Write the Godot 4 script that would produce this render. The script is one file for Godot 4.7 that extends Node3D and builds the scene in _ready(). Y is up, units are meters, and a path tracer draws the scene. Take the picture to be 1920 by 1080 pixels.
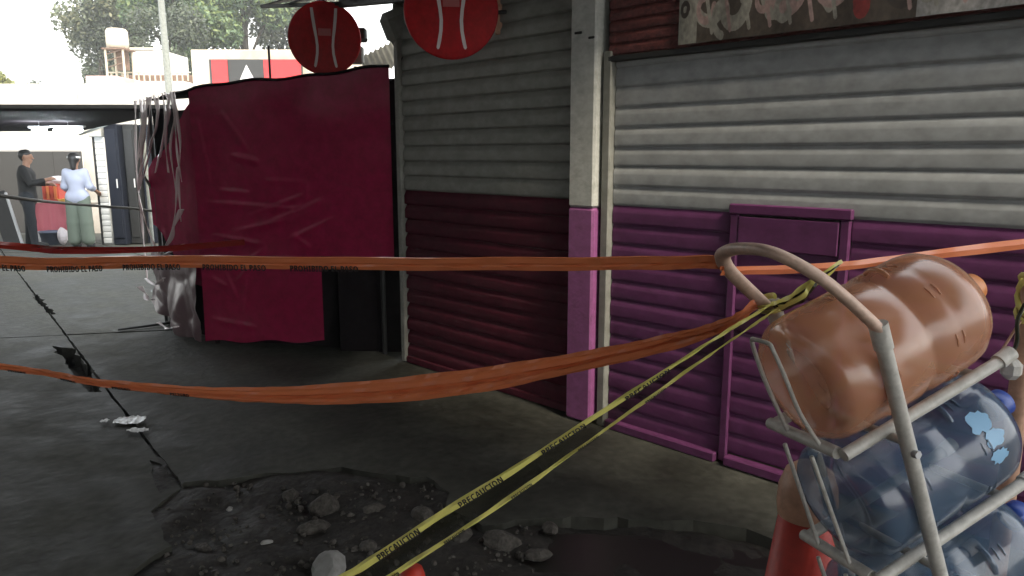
extends Node3D

# ------------------------------------------------------------------ frame of the place
# The row of shops runs along ALONG (towards the right and nearer), OUT points from the shutters into the passage.
const ALONG := Vector3(0.70711, 0, 0.70711)
const OUT := Vector3(-0.70711, 0, 0.70711)
const FOOT := Vector3(0.42, 0, -4.44)          # foot of the pillar between the two shutters
const EYE := Vector3(0, 1.6, 0)
const FOCAL := 1400.0
const PITCH := 0.17670
const SHOP_TURN := -PI / 4

var names := {}
var mats := {}
var rng := RandomNumberGenerator.new()

func shop(s: float, h: float, d: float) -> Vector3:
	return FOOT + ALONG * s + OUT * d + Vector3(0, h, 0)

# a spot in the place: direction given on a 1920 x 1080 sketch, at a distance in metres straight ahead
func spot(px: float, py: float, ahead: float) -> Vector3:
	var v := Vector3((px - 960.0) / FOCAL, -(py - 540.0) / FOCAL, -1.0)
	var r := Vector3(v.x, v.y * cos(PITCH) - sin(PITCH), -(cos(PITCH) + v.y * sin(PITCH)))
	return EYE + r * (ahead / -r.z)

func floor_spot(px: float, py: float) -> Vector3:
	var v := Vector3((px - 960.0) / FOCAL, -(py - 540.0) / FOCAL, -1.0)
	var r := Vector3(v.x, v.y * cos(PITCH) - sin(PITCH), -(cos(PITCH) + v.y * sin(PITCH)))
	return EYE + r * (-1.6 / r.y)

# ------------------------------------------------------------------ names and tags
func numbered(called: String) -> String:
	if not names.has(called):
		names[called] = 0
		return called
	names[called] += 1
	return "%s_%03d" % [called, names[called]]

func thing(called: String, label: String, category: String, where := Vector3.ZERO, turn := 0.0, group := "") -> Node3D:
	var o := Node3D.new()
	o.name = numbered(called)
	add_child(o)
	o.position = where
	o.rotation.y = turn
	tag(o, label, category, group)
	return o

func tag(o: Node, label: String, category: String, group := "") -> Node:
	o.set_meta("label", label)
	o.set_meta("category", category)
	if group != "":
		o.set_meta("group", group)
	return o

func setting(o: Node) -> Node:
	o.set_meta("kind", "structure")
	return o

func put(called: String, mesh: Mesh, m: Material, parent: Node = null, where := Vector3.ZERO) -> MeshInstance3D:
	var o := MeshInstance3D.new()
	o.mesh = mesh
	o.material_override = m
	o.position = where
	if parent == null:
		o.name = numbered(called)
		add_child(o)
	else:
		o.name = called
		parent.add_child(o, true)
	return o

# ------------------------------------------------------------------ materials
func lin(r: float, g: float, b: float) -> Color:
	return Color(r, g, b).linear_to_srgb()

func mat(key: String, c: Color, rough := 0.8, metal := 0.0) -> StandardMaterial3D:
	if mats.has(key):
		return mats[key]
	var m := StandardMaterial3D.new()
	m.albedo_color = c
	m.roughness = rough
	m.metallic = metal
	m.cull_mode = BaseMaterial3D.CULL_DISABLED
	mats[key] = m
	return m

func noise_image(size: int, freq: float, oct: int, sd: int, kind := FastNoiseLite.TYPE_SIMPLEX_SMOOTH) -> Image:
	var n := FastNoiseLite.new()
	n.seed = sd
	n.frequency = freq
	n.noise_type = kind
	n.fractal_octaves = oct
	return n.get_seamless_image(size, size, false, false, 0.15, true)

# a texture between two colours from a noise picture with optional second fine layer
func two_tone(a: Image, b: Image, lo: Color, hi: Color, mixing := 0.35, contrast := 1.6) -> ImageTexture:
	var s := a.get_width()
	var im := Image.create(s, s, false, Image.FORMAT_RGB8)
	for y in s:
		for x in s:
			var v := a.get_pixel(x, y).r * (1.0 - mixing) + b.get_pixel(x, y).r * mixing
			v = clampf((v - 0.5) * contrast + 0.5, 0, 1)
			im.set_pixel(x, y, lo.lerp(hi, v))
	im.generate_mipmaps()
	return ImageTexture.create_from_image(im)

func bump(a: Image, strength: float) -> ImageTexture:
	var im: Image = a.duplicate()
	im.convert(Image.FORMAT_RGBA8)
	im.bump_map_to_normal_map(strength)
	im.generate_mipmaps()
	return ImageTexture.create_from_image(im)

func worn(key: String, c: Color, rough: float, tex: Texture2D, scale: float, nrm: Texture2D = null, nscale := 0.5, metal := 0.0, rtex: Texture2D = null) -> StandardMaterial3D:
	var m := mat(key, c, rough, metal)
	m.albedo_texture = tex
	m.uv1_triplanar = true
	m.uv1_world_triplanar = true
	m.uv1_scale = Vector3.ONE * scale
	if nrm:
		m.normal_enabled = true
		m.normal_texture = nrm
		m.normal_scale = nscale
	if rtex:
		m.roughness_texture = rtex
	return m

# ------------------------------------------------------------------ shapes
func builder() -> SurfaceTool:
	var st := SurfaceTool.new()
	st.begin(Mesh.PRIMITIVE_TRIANGLES)
	return st

func tri(st: SurfaceTool, a: Vector3, b: Vector3, c: Vector3) -> void:
	st.add_vertex(a)
	st.add_vertex(b)
	st.add_vertex(c)

func quad(st: SurfaceTool, a: Vector3, b: Vector3, c: Vector3, d: Vector3) -> void:
	tri(st, a, b, c)
	tri(st, a, c, d)

func done(st: SurfaceTool) -> ArrayMesh:
	st.generate_normals()
	return st.commit()

# box with chamfered vertical and horizontal edges
func block(size: Vector3, bevel := 0.006, centre := Vector3.ZERO) -> ArrayMesh:
	var st := builder()
	add_block(st, size, bevel, Transform3D(Basis.IDENTITY, centre))
	return done(st)

func add_block(st: SurfaceTool, size: Vector3, bevel: float, xf: Transform3D) -> void:
	var h := size * 0.5
	var b: float = minf(bevel, minf(h.x, minf(h.y, h.z)) * 0.9)
	st.set_smooth_group(-1)
	var ax := [Vector3.RIGHT, Vector3.UP, Vector3.BACK]
	var hh := [h.x, h.y, h.z]
	for i in 3:
		for s in [-1.0, 1.0]:
			var n: Vector3 = ax[i] * s
			var u: Vector3 = ax[(i + 1) % 3]
			var v: Vector3 = ax[(i + 2) % 3]
			var hu: float = hh[(i + 1) % 3] - b
			var hv: float = hh[(i + 2) % 3] - b
			var c: Vector3 = n * hh[i]
			var p0 := xf * (c - u * hu - v * hv)
			var p1 := xf * (c + u * hu - v * hv)
			var p2 := xf * (c + u * hu + v * hv)
			var p3 := xf * (c - u * hu + v * hv)
			if s > 0:
				quad(st, p3, p2, p1, p0)
			else:
				quad(st, p0, p1, p2, p3)
	if b <= 0.0:
		return
	for i in 3:   # chamfers along axis i
		var u: Vector3 = ax[(i + 1) % 3]
		var v: Vector3 = ax[(i + 2) % 3]
		var w: Vector3 = ax[i]
		for su in [-1.0, 1.0]:
			for sv in [-1.0, 1.0]:
				var e0: Vector3 = u * su * hh[(i + 1) % 3] + v * sv * (hh[(i + 2) % 3] - b)
				var e1: Vector3 = u * su * (hh[(i + 1) % 3] - b) + v * sv * hh[(i + 2) % 3]
				var l: Vector3 = w * (hh[i] - b)
				var q0 := xf * (e0 - l)
				var q1 := xf * (e0 + l)
				var q2 := xf * (e1 + l)
				var q3 := xf * (e1 - l)
				if su * sv > 0:
					quad(st, q3, q2, q1, q0)
				else:
					quad(st, q0, q1, q2, q3)
	for sx in [-1.0, 1.0]:
		for sy in [-1.0, 1.0]:
			for sz in [-1.0, 1.0]:
				var s3 := Vector3(sx, sy, sz)
				var a := xf * (Vector3(h.x, h.y - b, h.z - b) * s3)
				var bb := xf * (Vector3(h.x - b, h.y, h.z - b) * s3)
				var c := xf * (Vector3(h.x - b, h.y - b, h.z) * s3)
				if sx * sy * sz > 0:
					tri(st, c, bb, a)
				else:
					tri(st, a, bb, c)

# straight bar with a chamfered rectangular section from a to b
func bar(a: Vector3, b: Vector3, w: float, t: float, bevel := 0.004, up := Vector3.UP) -> ArrayMesh:
	var st := builder()
	var z := (b - a).normalized()
	if absf(z.dot(up)) > 0.95:
		up = Vector3.BACK
	var x := up.cross(z).normalized()
	var y := z.cross(x)
	add_block(st, Vector3(w, t, a.distance_to(b)), bevel, Transform3D(Basis(x, y, z), (a + b) * 0.5))
	return done(st)

func smooth_path(pts: Array, per: int) -> PackedVector3Array:
	var out := PackedVector3Array()
	var n := pts.size()
	for i in n - 1:
		var p0: Vector3 = pts[maxi(i - 1, 0)]
		var p1: Vector3 = pts[i]
		var p2: Vector3 = pts[i + 1]
		var p3: Vector3 = pts[mini(i + 2, n - 1)]
		for k in per:
			out.append(p1.cubic_interpolate(p2, p0, p3, float(k) / per))
	out.append(pts[n - 1])
	return out

# round tube along a path; radius may be a number or an array of radii
func tube(path: PackedVector3Array, radius, seg := 10, flat := 1.0) -> ArrayMesh:
	var st := builder()
	st.set_smooth_group(1)
	var n := path.size()
	var rings := []
	var side := Vector3.ZERO
	for i in n:
		var t := (path[mini(i + 1, n - 1)] - path[maxi(i - 1, 0)]).normalized()
		if side == Vector3.ZERO:
			side = t.cross(Vector3.UP if absf(t.y) < 0.9 else Vector3.RIGHT).normalized()
		side = (side - t * side.dot(t)).normalized()
		var other := t.cross(side)
		var r: float = radius[i] if radius is Array or radius is PackedFloat32Array else radius
		var ring := PackedVector3Array()
		for k in seg:
			var a := TAU * k / seg
			ring.append(path[i] + side * cos(a) * r + other * sin(a) * r * flat)
		rings.append(ring)
	for i in n - 1:
		for k in seg:
			var l := (k + 1) % seg
			quad(st, rings[i][k], rings[i][l], rings[i + 1][l], rings[i + 1][k])
	st.set_smooth_group(-1)
	for k in seg:
		var l := (k + 1) % seg
		tri(st, path[0], rings[0][l], rings[0][k])
		tri(st, path[n - 1], rings[n - 1][k], rings[n - 1][l])
	return done(st)

func rod(a: Vector3, b: Vector3, r: float, seg := 10) -> ArrayMesh:
	return tube(PackedVector3Array([a, b]), r, seg)

# turned shape round local y; profile of (radius, height)
func lathe(profile: Array, seg := 32, wob := 0.0) -> ArrayMesh:
	var st := builder()
	st.set_smooth_group(1)
	var n := profile.size()
	for i in n - 1:
		for k in seg:
			var a := TAU * k / seg
			var b := TAU * (k + 1) / seg
			var r0: float = profile[i].x
			var r1: float = profile[i + 1].x
			var p := func(r: float, y: float, an: float) -> Vector3:
				var q: float = r * (1.0 + wob * (sin(an * 3.0 + y * 17.0) + 0.6 * sin(an * 5.0 - y * 31.0)))
				return Vector3(cos(an) * q, y, sin(an) * q)
			var p00: Vector3 = p.call(r0, profile[i].y, a)
			var p01: Vector3 = p.call(r0, profile[i].y, b)
			var p10: Vector3 = p.call(r1, profile[i + 1].y, a)
			var p11: Vector3 = p.call(r1, profile[i + 1].y, b)
			if r0 > 1e-5:
				tri(st, p00, p01, p11)
			if r1 > 1e-5:
				tri(st, p00, p11, p10)
	return done(st)

# grid sheet from a function f(u, v) -> Vector3
func sheet(nu: int, nv: int, f: Callable) -> ArrayMesh:
	var st := builder()
	st.set_smooth_group(1)
	var p := []
	for i in nu + 1:
		var row := PackedVector3Array()
		for j in nv + 1:
			row.append(f.call(float(i) / nu, float(j) / nv))
		p.append(row)
	for i in nu:
		for j in nv:
			quad(st, p[i][j], p[i + 1][j], p[i + 1][j + 1], p[i][j + 1])
	return done(st)

# flat outline (x, z) extruded downwards from top to bottom
func plate(outline: PackedVector2Array, top: float, bottom: float) -> ArrayMesh:
	var st := builder()
	st.set_smooth_group(-1)
	var ids := Geometry2D.triangulate_polygon(outline)
	for i in range(0, ids.size(), 3):
		var a := outline[ids[i]]
		var b := outline[ids[i + 1]]
		var c := outline[ids[i + 2]]
		if (b - a).cross(c - a) < 0:
			var t := b
			b = c
			c = t
		tri(st, Vector3(a.x, top, a.y), Vector3(b.x, top, b.y), Vector3(c.x, top, c.y))
	var n := outline.size()
	var cw := Geometry2D.is_polygon_clockwise(outline)
	for i in n:
		var a := outline[i]
		var b := outline[(i + 1) % n]
		if cw:
			var t := a
			a = b
			b = t
		quad(st, Vector3(a.x, top, a.y), Vector3(a.x, bottom, a.y), Vector3(b.x, bottom, b.y), Vector3(b.x, top, b.y))
	return done(st)

# angular stone
func stone_mesh(size: Vector3, sd: int) -> ArrayMesh:
	var r := RandomNumberGenerator.new()
	r.seed = sd
	var st := builder()
	st.set_smooth_group(-1)
	var cuts := []
	for i in 7:
		cuts.append([Vector3(r.randf_range(-1, 1), r.randf_range(-0.6, 1), r.randf_range(-1, 1)).normalized(), r.randf_range(0.62, 0.9)])
	var nu := 12
	var nv := 8
	var p := []
	for i in nu + 1:
		var row := []
		for j in nv + 1:
			var a := TAU * (i % nu) / nu
			var b := PI * j / nv
			var v := Vector3(cos(a) * sin(b), cos(b), sin(a) * sin(b))
			for c in cuts:
				var k: float = v.dot(c[0])
				if k > c[1]:
					v -= c[0] * (k - c[1])
			row.append(v * size * 0.5)
		p.append(row)
	for i in nu:
		for j in nv:
			quad(st, p[i][j], p[i + 1][j], p[i + 1][j + 1], p[i][j + 1])
	return done(st)

# ------------------------------------------------------------------ bodies: smooth union of tapered capsules, meshed as surface nets
func body_mesh(bones: Array, cell: float, k := 0.03) -> ArrayMesh:
	var lo := Vector3.ONE * 1e9
	var hi := -lo
	for b in bones:
		for e in 2:
			var r: Vector3 = Vector3.ONE * (b[e + 2] + 2.0 * cell)
			lo = lo.min(b[e] - r)
			hi = hi.max(b[e] + r)
	var n := Vector3i(((hi - lo) / cell).ceil()) + Vector3i.ONE
	var field := PackedFloat32Array()
	field.resize(n.x * n.y * n.z)
	field.fill(1e3)
	for b in bones:
		var pa: Vector3 = b[0]
		var ba: Vector3 = b[1] - pa
		var bb := maxf(ba.length_squared(), 1e-9)
		var pad: float = maxf(b[2], b[3]) + 2.5 * cell + k
		var a0 := Vector3i(((b[0].min(b[1]) - Vector3.ONE * pad - lo) / cell).floor()).clamp(Vector3i.ZERO, n - Vector3i.ONE)
		var a1 := Vector3i(((b[0].max(b[1]) + Vector3.ONE * pad - lo) / cell).ceil()).clamp(Vector3i.ZERO, n - Vector3i.ONE)
		for z in range(a0.z, a1.z + 1):
			for y in range(a0.y, a1.y + 1):
				for x in range(a0.x, a1.x + 1):
					var q := lo + Vector3(x, y, z) * cell - pa
					var t := clampf(q.dot(ba) / bb, 0, 1)
					var dd: float = (q - ba * t).length() - lerpf(b[2], b[3], t)
					var i := x + n.x * (y + n.y * z)
					var o := field[i]
					var h := maxf(k - absf(o - dd), 0.0) / k
					field[i] = minf(o, dd) - h * h * k * 0.25
	var idx := {}
	var verts := PackedVector3Array()
	for z in n.z - 1:
		for y in n.y - 1:
			for x in n.x - 1:
				var s := Vector3.ZERO
				var c := 0
				var v := []
				for q in 8:
					v.append(field[(x + (q & 1)) + n.x * ((y + ((q >> 1) & 1)) + n.y * (z + (q >> 2)))])
				var neg := 0
				for q in 8:
					if v[q] < 0: neg += 1
				if neg == 0 or neg == 8:
					continue
				for e in [[0, 1], [2, 3], [4, 5], [6, 7], [0, 2], [1, 3], [4, 6], [5, 7], [0, 4], [1, 5], [2, 6], [3, 7]]:
					var f0: float = v[e[0]]
					var f1: float = v[e[1]]
					if (f0 < 0) != (f1 < 0):
						var t := f0 / (f0 - f1)
						var p0 := Vector3(e[0] & 1, (e[0] >> 1) & 1, e[0] >> 2)
						var p1 := Vector3(e[1] & 1, (e[1] >> 1) & 1, e[1] >> 2)
						s += p0.lerp(p1, t)
						c += 1
				idx[x + n.x * (y + n.y * z)] = verts.size()
				verts.append(lo + (Vector3(x, y, z) + s / c) * cell)
	var st := builder()
	st.set_smooth_group(1)
	var step := [1, n.x, n.x * n.y]
	for key in idx:
		var base: int = key
		for ax in 3:
			var f0 := field[base]
			var f1 := field[base + step[ax]]
			if (f0 < 0) == (f1 < 0):
				continue
			var s1: int = step[(ax + 1) % 3]
			var s2: int = step[(ax + 2) % 3]
			if not (idx.has(base - s1) and idx.has(base - s2) and idx.has(base - s1 - s2)):
				continue
			var a := verts[idx[base]]
			var b := verts[idx[base - s1]]
			var c := verts[idx[base - s1 - s2]]
			var d := verts[idx[base - s2]]
			if f0 < 0:
				quad(st, a, d, c, b)
			else:
				quad(st, a, b, c, d)
	return done(st)

# ------------------------------------------------------------------ barrier tape: a folded plastic strip along a path
# section: list of [across, proud, colour]; lettering is laid on at a height across
func tape(called: String, path: PackedVector3Array, section: Array, roll: Callable, m: Material, parent: Node) -> MeshInstance3D:
	var st := builder()
	var n := path.size()
	var fr := tape_frames(path, roll)
	var rows := []
	for i in n:
		var f: Array = fr[i]
		var row := PackedVector3Array()
		for s in section:
			var along: float = i * 0.35 + s[0] * 90.0
			var wr: float = 0.0022 * sin(along * 2.3 + s[0] * 400.0) + 0.0014 * sin(along * 3.7 - s[0] * 700.0)
			row.append(path[i] + f[0] * (s[0] * f[2] + 0.0010 * sin(i * 0.31 + s[0] * 300.0)) + f[1] * (s[1] + wr * 0.6))
		rows.append(row)
	for j in section.size() - 1:
		st.set_smooth_group(j)
		for i in n - 1:
			st.set_color(section[j][2])
			quad(st, rows[i][j], rows[i + 1][j], rows[i + 1][j + 1], rows[i][j + 1])
	return put(called, done(st), m, parent)

func tape_frames(path: PackedVector3Array, roll: Callable) -> Array:
	var fr := []
	var n := path.size()
	for i in n:
		var t := (path[mini(i + 1, n - 1)] - path[maxi(i - 1, 0)]).normalized()
		var up := (Vector3.UP - t * t.y).normalized()
		var nrm := t.cross(up)
		if nrm.dot(Vector3(0, 0, 1)) < 0:
			nrm = -nrm
		var rr: Array = roll.call(float(i) / (n - 1))
		fr.append([up.rotated(t, rr[0]), nrm.rotated(t, rr[0]), rr[1]])
	return fr

func tape_print(words: String, path: PackedVector3Array, roll: Callable, across: float, proud: float, tall: float, from: float, to: float, gap: float, m: Material, parent: Node) -> void:
	var tm := TextMesh.new()
	var font := SystemFont.new()
	font.font_names = PackedStringArray(["Droid Sans"])
	font.font_weight = 700
	tm.font = font
	tm.font_size = 32
	tm.depth = 0.002
	tm.curve_step = 4.0
	tm.text = words
	tm.pixel_size = 0.01
	var arr := tm.get_mesh_arrays()
	var vs: PackedVector3Array = arr[Mesh.ARRAY_VERTEX]
	var ix: PackedInt32Array = arr[Mesh.ARRAY_INDEX]
	var lo := Vector3.ONE * 1e9
	var hi := -lo
	for v in vs:
		lo = lo.min(v)
		hi = hi.max(v)
	var k := tall / (hi.y - lo.y)
	var fr := tape_frames(path, roll)
	var acc := PackedFloat32Array([0.0])
	for i in path.size() - 1:
		acc.append(acc[i] + path[i].distance_to(path[i + 1]))
	var total := acc[acc.size() - 1]
	var at := from * total
	var st := builder()
	var width := (hi.x - lo.x) * k
	while at + width < to * total:
		for i in ix:
			var v := vs[i]
			var s := at + (v.x - lo.x) * k
			var j := acc.bsearch(s) - 1
			j = clampi(j, 0, path.size() - 2)
			var u := (s - acc[j]) / maxf(acc[j + 1] - acc[j], 1e-6)
			var up: Vector3 = fr[j][0].lerp(fr[j + 1][0], u)
			var nr: Vector3 = fr[j][1].lerp(fr[j + 1][1], u)
			var sc: float = lerpf(fr[j][2], fr[j + 1][2], u)
			st.add_vertex(path[j].lerp(path[j + 1], u) + up * (across + ((v.y - lo.y) * k - tall * 0.5)) * sc + nr * (proud + clampf(v.z, -0.0006, 0.0006)))
		at += width + gap
	put("lettering", done(st), m, parent)

# ==================================================================
func _ready() -> void:
	rng.seed = 7
	_camera_and_light()
	_materials()
	_ground()
	_shops()
	_roof()
	_background()
	_tarp_stall()
	_signs()
	_food_stall()
	_people()
	_hand_cart()
	_tapes()
	_small_things()

func _camera_and_light() -> void:
	var cam := Camera3D.new()
	cam.name = "camera"
	cam.position = EYE
	cam.rotation.x = -PITCH
	cam.fov = rad_to_deg(2.0 * atan(540.0 / FOCAL))
	cam.near = 0.05
	cam.far = 600.0
	add_child(cam)
	cam.current = true
	var we := WorldEnvironment.new()
	we.name = "environment"
	var env := Environment.new()
	env.background_mode = Environment.BG_SKY
	var sm := ProceduralSkyMaterial.new()
	sm.sky_top_color = Color(0.90, 0.915, 0.93)
	sm.sky_horizon_color = Color(0.99, 0.985, 0.965)
	sm.sky_curve = 0.15
	sm.ground_horizon_color = Color(0.75, 0.75, 0.73)
	sm.ground_bottom_color = Color(0.35, 0.34, 0.32)
	var sky := Sky.new()
	sky.sky_material = sm
	env.sky = sky
	env.background_energy_multiplier = 1.0
	env.tonemap_mode = Environment.TONE_MAPPER_LINEAR
	env.tonemap_exposure = 4.2
	env.sdfgi_enabled = true
	env.ssao_enabled = true
	env.ssil_enabled = true
	env.fog_enabled = true
	env.fog_density = 0.0022
	env.fog_light_color = Color(0.93, 0.95, 0.95)
	we.environment = env
	add_child(we)
	var sun := DirectionalLight3D.new()
	sun.name = "sun"
	sun.light_energy = 0.45
	sun.light_angular_distance = 14.0
	sun.light_color = Color(1.0, 0.95, 0.87)
	sun.shadow_enabled = true
	# bright hazy overcast: a weak, very soft sun from behind
	var from := Vector3(0.42, 0.78, 0.60).normalized()
	add_child(sun)
	sun.look_at_from_position(from * 30.0, Vector3.ZERO, Vector3.UP)

var fold_plastic: StandardMaterial3D
var concrete_coarse: Image
var fine: Image
var mid: Image

func _materials() -> void:
	concrete_coarse = noise_image(512, 0.006, 5, 11)
	fine = noise_image(512, 0.06, 4, 12)
	mid = noise_image(512, 0.02, 5, 13)
	var t_con := two_tone(concrete_coarse, fine, Color(0.50, 0.50, 0.47), Color(0.95, 0.95, 0.93), 0.35, 1.5)
	var t_soft := two_tone(mid, fine, Color(0.78, 0.78, 0.77), Color(1, 1, 1), 0.3, 1.5)
	var t_dirt := two_tone(mid, fine, Color(0.45, 0.42, 0.40), Color(1, 0.98, 0.95), 0.5, 1.8)
	var t_wet := two_tone(concrete_coarse, mid, Color(0.72, 0.72, 0.72), Color(1.0, 1.0, 1.0), 0.35, 1.7)
	var n_fine := bump(fine, 4.0)
	var n_mid := bump(mid, 6.0)
	worn("concrete", lin(0.082, 0.082, 0.070), 0.95, t_con, 0.42, n_fine, 0.18, 0.0, t_wet)
	worn("mud", lin(0.038, 0.034, 0.029), 0.95, t_dirt, 0.9, n_mid, 0.8, 0.0, t_wet)
	worn("asphalt", lin(0.06, 0.06, 0.058), 0.9, t_dirt, 0.5, n_fine, 0.5)
	worn("rubble", lin(0.12, 0.115, 0.105), 0.9, t_dirt, 2.0, n_mid, 0.6)
	worn("pale_rubble", lin(0.34, 0.335, 0.32), 0.9, t_soft, 2.0, n_mid, 0.4)
	worn("grey_slat", lin(0.425, 0.44, 0.445), 0.42, t_soft, 0.9, n_mid, 0.03)
	worn("dull_slat", lin(0.29, 0.292, 0.262), 0.6, t_soft, 0.9, n_mid, 0.03)  # duller paint; on the left shutter it also stands in for shade
	worn("purple", lin(0.145, 0.042, 0.125), 0.5, t_soft, 1.1, n_mid, 0.03)
	worn("shaded_maroon_slat", lin(0.10, 0.019, 0.034), 0.6, t_soft, 1.1, n_mid, 0.03)  # shutter foot colour darkened to stand in for deep shade
	worn("white_post", lin(0.60, 0.61, 0.57), 0.6, t_soft, 1.3, n_fine, 0.2)
	worn("pink_post", lin(0.33, 0.10, 0.27), 0.55, t_soft, 1.3, n_fine, 0.2)
	worn("dark_metal", lin(0.016, 0.016, 0.016), 0.6, t_soft, 1.0)
	worn("blocker_brown", lin(0.045, 0.035, 0.03), 0.8, t_con, 0.5)
	worn("roof_sheet", lin(0.05, 0.05, 0.05), 0.8, t_con, 0.5)
	worn("tarp", lin(0.36, 0.009, 0.070), 0.29, t_soft, 0.8, n_mid, 0.06)
	mats["tarp"].metallic_specular = 0.42
	worn("tarp_back", lin(0.36, 0.009, 0.070), 0.75, t_soft, 0.8, n_mid, 0.06)
	mats["tarp_back"].metallic_specular = 0.15
	worn("black_tarp", lin(0.016, 0.013, 0.015), 0.6, t_soft, 1.0)
	worn("red_slat", lin(0.22, 0.06, 0.06), 0.7, t_dirt, 1.5)
	worn("disc_red", lin(0.46, 0.010, 0.014), 0.45, t_soft, 1.2)
	mats["concrete"].metallic_specular = 0.42
	mats["shaded_maroon_slat"].metallic_specular = 0.15
	mats["purple"].metallic_specular = 0.3
	mats["black_tarp"].metallic_specular = 0.15
	mats["black_tarp"].roughness = 0.9
	mats["disc_red"].metallic_specular = 0.25
	mat("disc_white", lin(0.62, 0.55, 0.54), 0.5)
	worn("far_white", lin(0.78, 0.75, 0.70), 0.9, t_soft, 0.07)
	worn("far_cream", lin(0.72, 0.63, 0.50), 0.9, t_soft, 0.07)
	worn("far_pink", lin(0.75, 0.52, 0.48), 0.9, t_soft, 0.07)
	worn("far_brown", lin(0.22, 0.14, 0.10), 0.9, t_soft, 0.3)
	mat("sign_red", lin(0.62, 0.03, 0.035), 0.6)
	mat("sign_black", lin(0.035, 0.035, 0.035), 0.6)
	mat("sign_white", lin(0.8, 0.8, 0.8), 0.6)
	worn("pole_grey", lin(0.35, 0.37, 0.34), 0.7, t_soft, 1.0)
	worn("bark", lin(0.10, 0.08, 0.06), 0.9, t_dirt, 1.0)
	worn("rack_white", lin(0.66, 0.63, 0.58), 0.4, t_soft, 3.0, n_fine, 0.1)
	worn("handle", lin(0.76, 0.53, 0.42), 0.5, t_soft, 3.0, n_fine, 0.15)
	mat("rubber", lin(0.02, 0.02, 0.02), 0.8)
	mat("print_black", lin(0.012, 0.011, 0.01), 0.6)
	var navy := mat("navy", lin(0.012, 0.014, 0.022), 0.4)
	navy.metallic_specular = 0.3
	mat("lamp_body", lin(0.5, 0.5, 0.5), 0.5)
	var glow := mat("lamp_glow", Color(1, 1, 1), 0.5)
	glow.emission_enabled = true
	glow.emission = Color(0.93, 0.97, 1.0)
	glow.emission_energy_multiplier = 4.0
	var clear := mat("clear_plastic", Color(0.75, 0.55, 0.58, 0.06), 0.12)
	clear.transparency = BaseMaterial3D.TRANSPARENCY_ALPHA
	clear.metallic_specular = 0.35
	fold_plastic = mat("fold_plastic", Color(0.93, 0.88, 0.88, 0.7), 0.2)
	fold_plastic.transparency = BaseMaterial3D.TRANSPARENCY_ALPHA
	var tp := mat("tape", Color(1, 1, 1), 0.26)
	tp.vertex_color_use_as_albedo = true
	tp.backlight_enabled = true
	tp.backlight = Color(0.25, 0.2, 0.1)
	var jo := mat("jug_orange", Color(0.80, 0.56, 0.41, 0.54), 0.22)
	jo.metallic_specular = 0.6
	jo.transparency = BaseMaterial3D.TRANSPARENCY_ALPHA
	var jb := mat("jug_blue", Color(0.31, 0.40, 0.50, 0.54), 0.17)
	jb.transparency = BaseMaterial3D.TRANSPARENCY_ALPHA
	jb.metallic_specular = 0.6
	mat("jug_cap", lin(0.02, 0.06, 0.3), 0.4)
	mat("jug_orange_cap", lin(0.62, 0.22, 0.06), 0.4)
	mat("jug_pale_blue", lin(0.24, 0.45, 0.66), 0.35)
	worn("cone_red", lin(0.62, 0.045, 0.025), 0.5, t_soft, 2.0, n_fine, 0.1)
	worn("cone_peach", lin(0.62, 0.36, 0.24), 0.5, t_soft, 2.0, n_fine, 0.1)

# ------------------------------------------------------------------ ground
func flat2(v: Vector3) -> Vector2:
	return Vector2(v.x, v.z)

func ragged(pts: Array, amount: float, step: float, sd: int) -> PackedVector2Array:
	var r := RandomNumberGenerator.new()
	r.seed = sd
	var out := PackedVector2Array()
	var n := pts.size()
	for i in n:
		var a: Vector2 = pts[i]
		var b: Vector2 = pts[(i + 1) % n]
		var c := maxi(1, int(a.distance_to(b) / step))
		for k in c:
			var q := a.lerp(b, float(k) / c)
			if k > 0:
				q += Vector2(r.randf_range(-1, 1), r.randf_range(-1, 1)) * amount
			out.append(q)
	return out

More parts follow.
